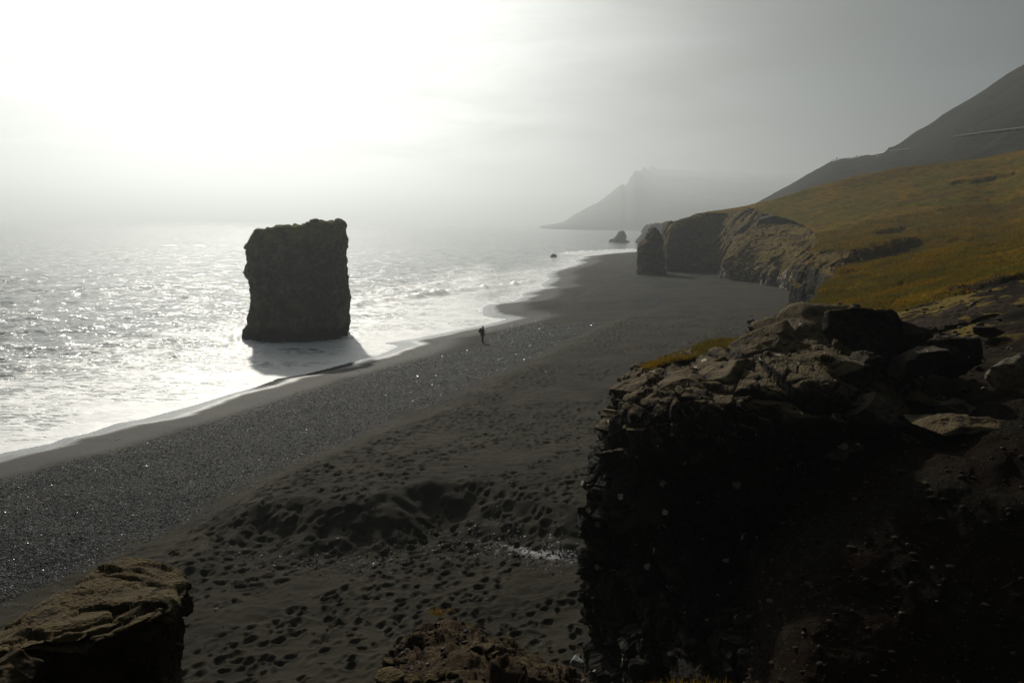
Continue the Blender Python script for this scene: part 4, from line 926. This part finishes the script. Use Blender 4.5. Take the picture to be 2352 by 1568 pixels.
def soil_pebbles(G, n, seed, lo_, hi_, name, lab, rows=(0, 1), colr=(0, 1), parent=None):
    rnd = np.random.RandomState(seed); nv, nu = G.shape[:2]
    i = (rnd.uniform(rows[0], rows[1], n)*(nv-2)).astype(int); j = (rnd.uniform(colr[0], colr[1], n)*(nu-2)).astype(int)
    P = G[i, j]+(G[i+1, j+1]-G[i, j])*rnd.uniform(0, 1, (n, 1)); sz = (lo_+(hi_-lo_)*rnd.uniform(0, 1, n)**4)*np.clip(P[:, 1]/8, .5, 3)
    V, F_ = round_pebbles(P+np.stack([sz*0, sz*0, sz*.1], -1), sz, seed+1)
    o = mk(name, V, F_, M['pebble_soil'], smooth=True, parent=parent); tag(o, lab, kind='stuff'); return o
soil_pebbles(SG, 2600, 61, .006, .045, 'slope_stones', 'small rounded stones littering the dark slope')
soil_pebbles(MG, 2500, 63, .008, .04, 'loose_gravel', 'loose gravel on the dirt mound', parent=MO)

# ------------------------------------------------------------------ single stones on the sand
for (x, y, w, h, mt, lab) in [
        (497, 1399, 20, 9, 'boulder_pale', 'bright wet flat stone on the sand right of the brown ledge'),
        (626, 1399, 12, 4, 'boulder_pale', 'thin pale stone on the sand right of the bright wet stone'),
        (790, 1392, 14, 9, 'boulder_pale', 'grey angular stone alone among the footprints, below the stream'),
        (752, 1276, 16, 10, 'boulder_pale', 'largest pinkish stone in the gravel line under the bank'),
        (738, 1370, 9, 5, 'boulder_pale', 'small whitish chip left of the grey angular stone'),
        (1068, 1070, 10, 7, 'boulder_pale', 'small pale stone on the smooth sand near the crag'),
        (857, 1170, 8, 5, 'boulder_pale', 'small shining stone on the bank above the stream'),
        (628, 1114, 14, 7, 'boulder_dark', 'flat dark stone at the edge of the footprints near the shingle'),
        (1725, 737, 20, 14, 'boulder_dark', 'dark rounded rock on the sand just behind the crag grass'),
        (1764, 745, 9, 6, 'boulder_dark', 'very small dark rock right of the dark rounded rock'),
        (1712, 761, 10, 5, 'boulder_dark', 'low grey stone just below the dark rounded rock')]:
    p = onz(x, y, 2.2)
    z = float(beach_height(np.array([p.x]), np.array([p.y]))[0][0]); p = onz(x, y+h*.3, z)
    boulder('stone', (p.x, p.y, p.z+px2m(h, p.y)*.3), (px2m(w, p.y), px2m(w, p.y)*.7, px2m(h, p.y)*.9), x, M[mt], (.1, .1, x*.1), label=lab, cat='stone', n=12, rough=.02)
rnd = random.Random(9)
for i in range(26):
    x = rnd.uniform(1255, 1400); y = 1568-(x-1240)*rnd.uniform(0, 1)*.95+rnd.uniform(-15, 20); y = max(1395, y)
    p = onz(x, y, 2.1); z = float(beach_height(np.array([p.x]), np.array([p.y]))[0][0]); w = rnd.uniform(8, 30)
    boulder('rubble_stone', (p.x, p.y, z+.05), (px2m(w, 19), px2m(w, 19)*.8, px2m(w*rnd.uniform(.3, .7), 19)), 700+i, M[rnd.choice(['boulder_dark', 'boulder_tan', 'boulder_red', 'boulder_dark'])], (rnd.uniform(-.4, .4), rnd.uniform(-.5, .5), rnd.uniform(0, 6)),
            label='angular fallen stone in the rubble at the foot of the crag', cat='stone', group='fallen stones at the foot of the crag', n=9, rough=.02)
boulder('rubble_slab', onz(1325, 1520, 2.35), (.36, .3, .22), 799, simple('grey_green_stone', (.16, .18, .165), .7, .2, 5), (.3, .4, .2), label='grey green slab, the palest stone in the rubble by the crag', cat='stone', n=14)

# ------------------------------------------------------------------ grass blades
def tufts(P, hgt, seed, blades=4, wid=.05, name='grass', lab='', lean=.5, parent=None):
    rnd = np.random.RandomState(seed); n = len(P); k = blades
    B = np.repeat(P, k, 0)+rnd.normal(0, .35, (n*k, 3))*np.repeat(hgt, k)[:, None]*np.array([1, 1, 0]); H = np.repeat(hgt, k)*rnd.uniform(.5, 1.2, n*k)
    a = rnd.uniform(0, 6.28, n*k); W = wid*H; l = rnd.normal(0, lean, (n*k, 2))*H[:, None]+np.array([.25, -.1])*H[:, None]
    dx = np.cos(a)*W; dy = np.sin(a)*W
    v0 = B+np.stack([dx, dy, -.1*H], -1); v1 = B+np.stack([-dx, -dy, -.1*H], -1); v2 = B+np.stack([l[:, 0], l[:, 1], H], -1)
    V = np.stack([v0, v1, v2], 1).reshape(-1, 3); F_ = np.arange(n*k*3).reshape(-1, 3)
    o = mk(name, V, F_, M['blade'], smooth=False, parent=parent); tag(o, lab, kind='stuff'); return o
def grass_hill():
    rnd = np.random.RandomState(3); n = 90000; nv, nu = HG.shape[:2]
    i = (rnd.uniform(0, 1, n)**1.3*.66*(nv-2)).astype(int)+8; j = (rnd.uniform(0, .86, n)*(nu-2)).astype(int)
    P = HG[i, j]+(HG[i+1, j+1]-HG[i, j])*rnd.uniform(0, 1, (n, 1))
    k = (pn2(P[:, 0]/3, P[:, 1]/3, 9)+rnd.uniform(-.5, .5, n) > -.25) & (P[:, 1]+4*pn2(P[:, 0]/6, P[:, 1]/6, 3) > 33+rnd.uniform(-2, 6, n)-.15*(P[:, 0]-12)*-1)
    P = P[k]; tufts(P, .21*np.clip(P[:, 1]/50, .8, 2.2)*rnd.uniform(.6, 1.2, len(P)), 4, 4, .10, 'hill_grass', 'golden brown tussock grass on the hillside', lean=.7)
grass_hill()
def surf_pts(G, r0, r1, c0, c1, n, seed):
    rnd = np.random.RandomState(seed); nv, nu = G.shape[:2]
    i = (rnd.uniform(r0, r1, n)*(nv-2)).astype(int); j = (rnd.uniform(c0, c1, n)*(nu-2)).astype(int)
    return G[i, j]
# turf cap on the crag
cap_ctrl = [[at(1478, 850, 17.3), at(1530, 838, 17.8), at(1600, 822, 18.2), at(1660, 806, 18.4), at(1700, 796, 18.4)],
            [at(1490, 842, 19), at(1540, 826, 19.3), at(1600, 802, 19.6), at(1650, 786, 19.8), at(1695, 785, 19.8)],
            [at(1500, 860, 21), at(1550, 850, 21.2), at(1610, 825, 21.4), at(1660, 810, 21.6), at(1700, 815, 21.6)]]
o, TG = skin('turf', cap_ctrl, 50, 80, M['turf'], 7, (1, .4), (0, 0), lin=0, soft=.05, parent=CR, attrs=lambda P: {'soil': P[:, 0]*0})
P = surf_pts(TG, 0, .75, 0, 1, 3500, 8); tufts(P, np.full(len(P), .12), 9, 4, .07, 'grass', 'turf grass capping the left shoulder of the crag', lean=.4, parent=CR)
P = np.array([tuple(at(1990+random.Random(i).uniform(-25, 30), 808+random.Random(i+99).uniform(-5, 6), 17.2)) for i in range(120)]); tufts(P, np.full(120, .12), 10, 4, .07, 'grass', 'grass tuft between crest blocks', parent=CR)
P = np.array([tuple(at(random.Random(i).uniform(1470, 1680), 1605+random.Random(i+99).uniform(-14, 30), 4.2)) for i in range(420)]); tufts(P, np.full(420, .075), 11, 5, .05, 'foreground_grass', 'ochre grass at the bottom edge below the crag')
P = np.array([tuple(at(random.Random(i).uniform(1020, 1080), 1443+random.Random(i+99).uniform(-4, 8), 8.2)) for i in range(60)]); tufts(P, np.full(60, .07), 12, 5, .05, 'dry_grass', 'sparse dry grass on top of the dirt mound', parent=MO)
# a washed-up yellow-green weed clump on the sand
p = onz(1006, 1407, 2.1); rg = np.random.RandomState(2); P = np.array([p.x, p.y, p.z])+rg.normal(0, 1, (70, 3))*np.array([.11, .10, .0])
o = tufts(P, np.full(70, .08), 13, 5, .12, 'seaweed_clump', '', lean=.9); o['kind'] = 'thing'; o.location = (0, 0, 0); tag(o, 'small yellow green weed clump on the sand above the mound', 'seaweed')

# ------------------------------------------------------------------ the person
def skinned(name, pts, edges, radii, mt, parent, root=0, sub=2):
    me = bpy.data.meshes.new(name); me.from_pydata(pts, edges, []); o = bpy.data.objects.new(name, me); COL.objects.link(o); o.parent = parent
    me.materials.append(mt); md = o.modifiers.new('skin', 'SKIN'); md.use_smooth_shade = True
    for i, r in enumerate(radii):
        sv = me.skin_vertices[0].data[i]; sv.radius = (r, r) if isinstance(r, float) else r; sv.use_root = (i == root)
    s = o.modifiers.new('sub', 'SUBSURF'); s.levels = sub; s.render_levels = sub
    return o
def person():
    g = onz(1108, 786, 1.55)
    z = float(beach_height(np.array([g.x]), np.array([g.y]))[0][0]); g = onz(1108, 786, z)
    PE = empty('person', (g.x, g.y, z-.02), 'person in a long dark jacket standing on the shingle, head bent over a held phone', 'person')
    dark = simple('dark_cloth', (.018, .018, .018), .9, .2, 20); trou = simple('trousers', (.022, .020, .020), .9, .2, 20); skn = simple('skin', (.35, .22, .16), .6, .05, 20); hair = simple('dark_hair', (.02, .015, .012), .8, .2, 40)
    # body: faces +x; y is left/right
    P = [(0, 0, .94), (.0, 0, 1.15), (.01, 0, 1.36), (.03, 0, 1.48), (.06, 0, 1.60), (.08, 0, 1.68),
         (0, .10, .90), (.02, .11, .50), (-.01, .12, .10), (.13, .14, .04),
         (0, -.10, .90), (.03, -.11, .50), (.0, -.12, .10), (.15, -.14, .04),
         (.0, .19, 1.40), (.04, .24, 1.16), (.24, .12, 1.20), (.0, -.19, 1.40), (.04, -.24, 1.16), (.24, -.10, 1.20)]
    E = [(0, 1), (1, 2), (2, 3), (3, 4), (4, 5), (0, 6), (6, 7), (7, 8), (8, 9), (0, 10), (10, 11), (11, 12), (12, 13), (2, 14), (14, 15), (15, 16), (2, 17), (17, 18), (18, 19)]
    R = [.15, .145, .15, .065, .095, .075, .105, .075, .055, .04, .105, .075, .055, .04, .075, .055, .038, .075, .055, .038]
    skinned('body', P, E, [float(r) for r in R], skn, PE)
    J = [(0, 0, .74), (0, 0, 1.0), (0, 0, 1.2), (.01, 0, 1.38), (.02, 0, 1.47), (.0, .20, 1.39), (.04, .25, 1.15), (.19, .15, 1.185), (.0, -.20, 1.39), (.04, -.25, 1.15), (.19, -.13, 1.185)]
    skinned('jacket', J, [(0, 1), (1, 2), (2, 3), (3, 4), (3, 5), (5, 6), (6, 7), (3, 8), (8, 9), (9, 10)], [(.21, .22), (.21, .22), (.20, .22), (.19, .21), .09, .10, .08, .06, .10, .08, .06], dark, PE)
    skinned('trousers', [(0, 0, .93), (0, .10, .88), (.02, .11, .50), (-.01, .12, .12), (0, -.10, .88), (.03, -.11, .50), (0, -.12, .12)], [(0, 1), (1, 2), (2, 3), (0, 4), (4, 5), (5, 6)], [.19, .145, .12, .10, .145, .12, .10], trou, PE)
    for s_ in (1, -1):
        skinned('boot', [(-.05, .13*s_, .10), (-.03, .13*s_, .05), (.08, .14*s_, .045), (.19, .15*s_, .035)], [(0, 1), (1, 2), (2, 3)], [.065, .065, .055, .04], dark, PE)
        # hand: palm with four fingers and a thumb closing on the phone
        bx_, by_, bz_ = .25, .10*s_ + (.01 if s_ > 0 else 0), 1.205
        HP = [(bx_-.02, by_, bz_), (bx_+.04, by_-.01*s_, bz_+.01)]; HE = [(0, 1)]; HR = [.028, .032]
        for q, (ln, oy) in enumerate(((.055, .03), (.062, .01), (.058, -.01), (.045, -.03))):
            i = len(HP); HP += [(bx_+.075, by_-.02*s_, bz_+oy), (bx_+.075+ln*.6, by_-.045*s_, bz_+oy+.004), (bx_+.065+ln*.5, by_-.065*s_, bz_+oy)]; HE += [(1, i), (i, i+1), (i+1, i+2)]; HR += [.010, .009, .008]
        i = len(HP); HP += [(bx_+.02, by_-.03*s_, bz_+.035), (bx_+.05, by_-.05*s_, bz_+.05)]; HE += [(0, i), (i, i+1)]; HR += [.011, .009]
        skinned('hand', HP, HE, [float(r) for r in HR], skn, PE, sub=1)
    skinned('hair', [(.045, 0, 1.665), (.01, 0, 1.64), (-.0, 0, 1.57)], [(0, 1), (1, 2)], [.105, .095, .06], hair, PE)
    # face details on the head, looking down and forward
    hd = Vector((.155, 0, 1.61))
    skinned('nose', [(.15, 0, 1.635), (.172, 0, 1.605)], [(0, 1)], [.012, .016], skn, PE, sub=1)
    for s_ in (1, -1):
        v, f = boulder_geo((.022, .03, .018), 3, 6, 14, 0); mk('eye', v+np.array([g.x+.148, g.y+.033*s_, z+1.625]), f, hair, parent=PE)
        v, f = boulder_geo((.03, .018, .055), 4, 6, 14, 0); mk('ear', v+np.array([g.x+.06, g.y+.10*s_, z+1.60]), f, skn, parent=PE)
    v, f = boulder_geo((.015, .045, .012), 5, 6, 14, 0); mk('mouth', v+np.array([g.x+.148, g.y, z+1.565]), f, simple('lips', (.25, .10, .09), .6), parent=PE)
    # backpack (own thing)
    BP = empty('backpack', (g.x-.24, g.y, z+1.0), 'dark backpack worn on the person\'s back', 'backpack')
    v, f = boulder_geo((.20, .34, .52), 8, 16, 26, .012); mk('pack_body', v+np.array([g.x-.25, g.y, z+1.22]), f, dark, parent=BP)
    v, f = boulder_geo((.11, .24, .24), 9, 12, 26, .012); mk('front_pocket', v+np.array([g.x-.36, g.y, z+1.12]), f, dark, parent=BP)
    for s_ in (1, -1):
        w = [(-.16, .12*s_, 1.44), (0, .13*s_, 1.50), (.14, .14*s_, 1.40), (.17, .15*s_, 1.22), (.0, .19*s_, 1.04), (-.16, .15*s_, 1.02)]
        w = [(a+.24, b, c-1.0) for a, b, c in w]; skinned('strap', w, [(i, i+1) for i in range(5)], [.02]*6, dark, BP, sub=1)
    PH = mk('phone', [(g.x+.33+a, g.y+b, z+1.17+c) for a, b, c in [(-.005, -.04, 0), (.005, -.04, 0), (.005, .04, 0), (-.005, .04, 0), (.035, -.04, .14), (.045, -.04, .14), (.045, .04, .14), (.035, .04, .14)]],
            [[0, 3, 2, 1], [4, 5, 6, 7], [0, 1, 5, 4], [1, 2, 6, 5], [2, 3, 7, 6], [3, 0, 4, 7]], simple('phone_case', (.02, .02, .022), .4), origin=(g.x+.33, g.y, z+1.17), smooth=False)
    tag(PH, 'dark phone held in the person\'s hands', 'phone')
    BG = empty('hip_bag', (g.x+.18, g.y-.04, z+.72), 'dark camera bag slung at the person\'s front hip', 'bag')
    v, f = boulder_geo((.20, .28, .24), 18, 14, 24, .012); mk('bag_body', v+np.array([g.x+.19, g.y-.06, z+.90]), f, dark, parent=BG)
    skinned('strap', [(.02, -.10, .30), (-.08, -.10, .55), (-.20, .02, .76)], [(0, 1), (1, 2)], [.015]*3, dark, BG, sub=1)
person()

# ------------------------------------------------------------------ haze
def haze():
    v, f = box((0, 3600, -8), 14000, 9000, 330)
    me = bpy.data.meshes.new('haze'); me.from_pydata(v, [], f); o = bpy.data.objects.new('haze', me); COL.objects.link(o)
    m = bpy.data.materials.new('haze'); m.use_nodes = True; nt = m.node_tree; nt.nodes.clear()
    out = nt.nodes.new('ShaderNodeOutputMaterial'); pv = nt.nodes.new('ShaderNodeVolumePrincipled')
    pv.inputs['Color'].default_value = (0.88, 0.94, 0.965, 1); pv.inputs['Density'].default_value = 0.00056; pv.inputs['Anisotropy'].default_value = 0.67
    nt.links.new(pv.outputs[0], out.inputs['Volume']); me.materials.append(m)
    tag(o, 'sea mist filling the air over the bay', kind='stuff')
haze()
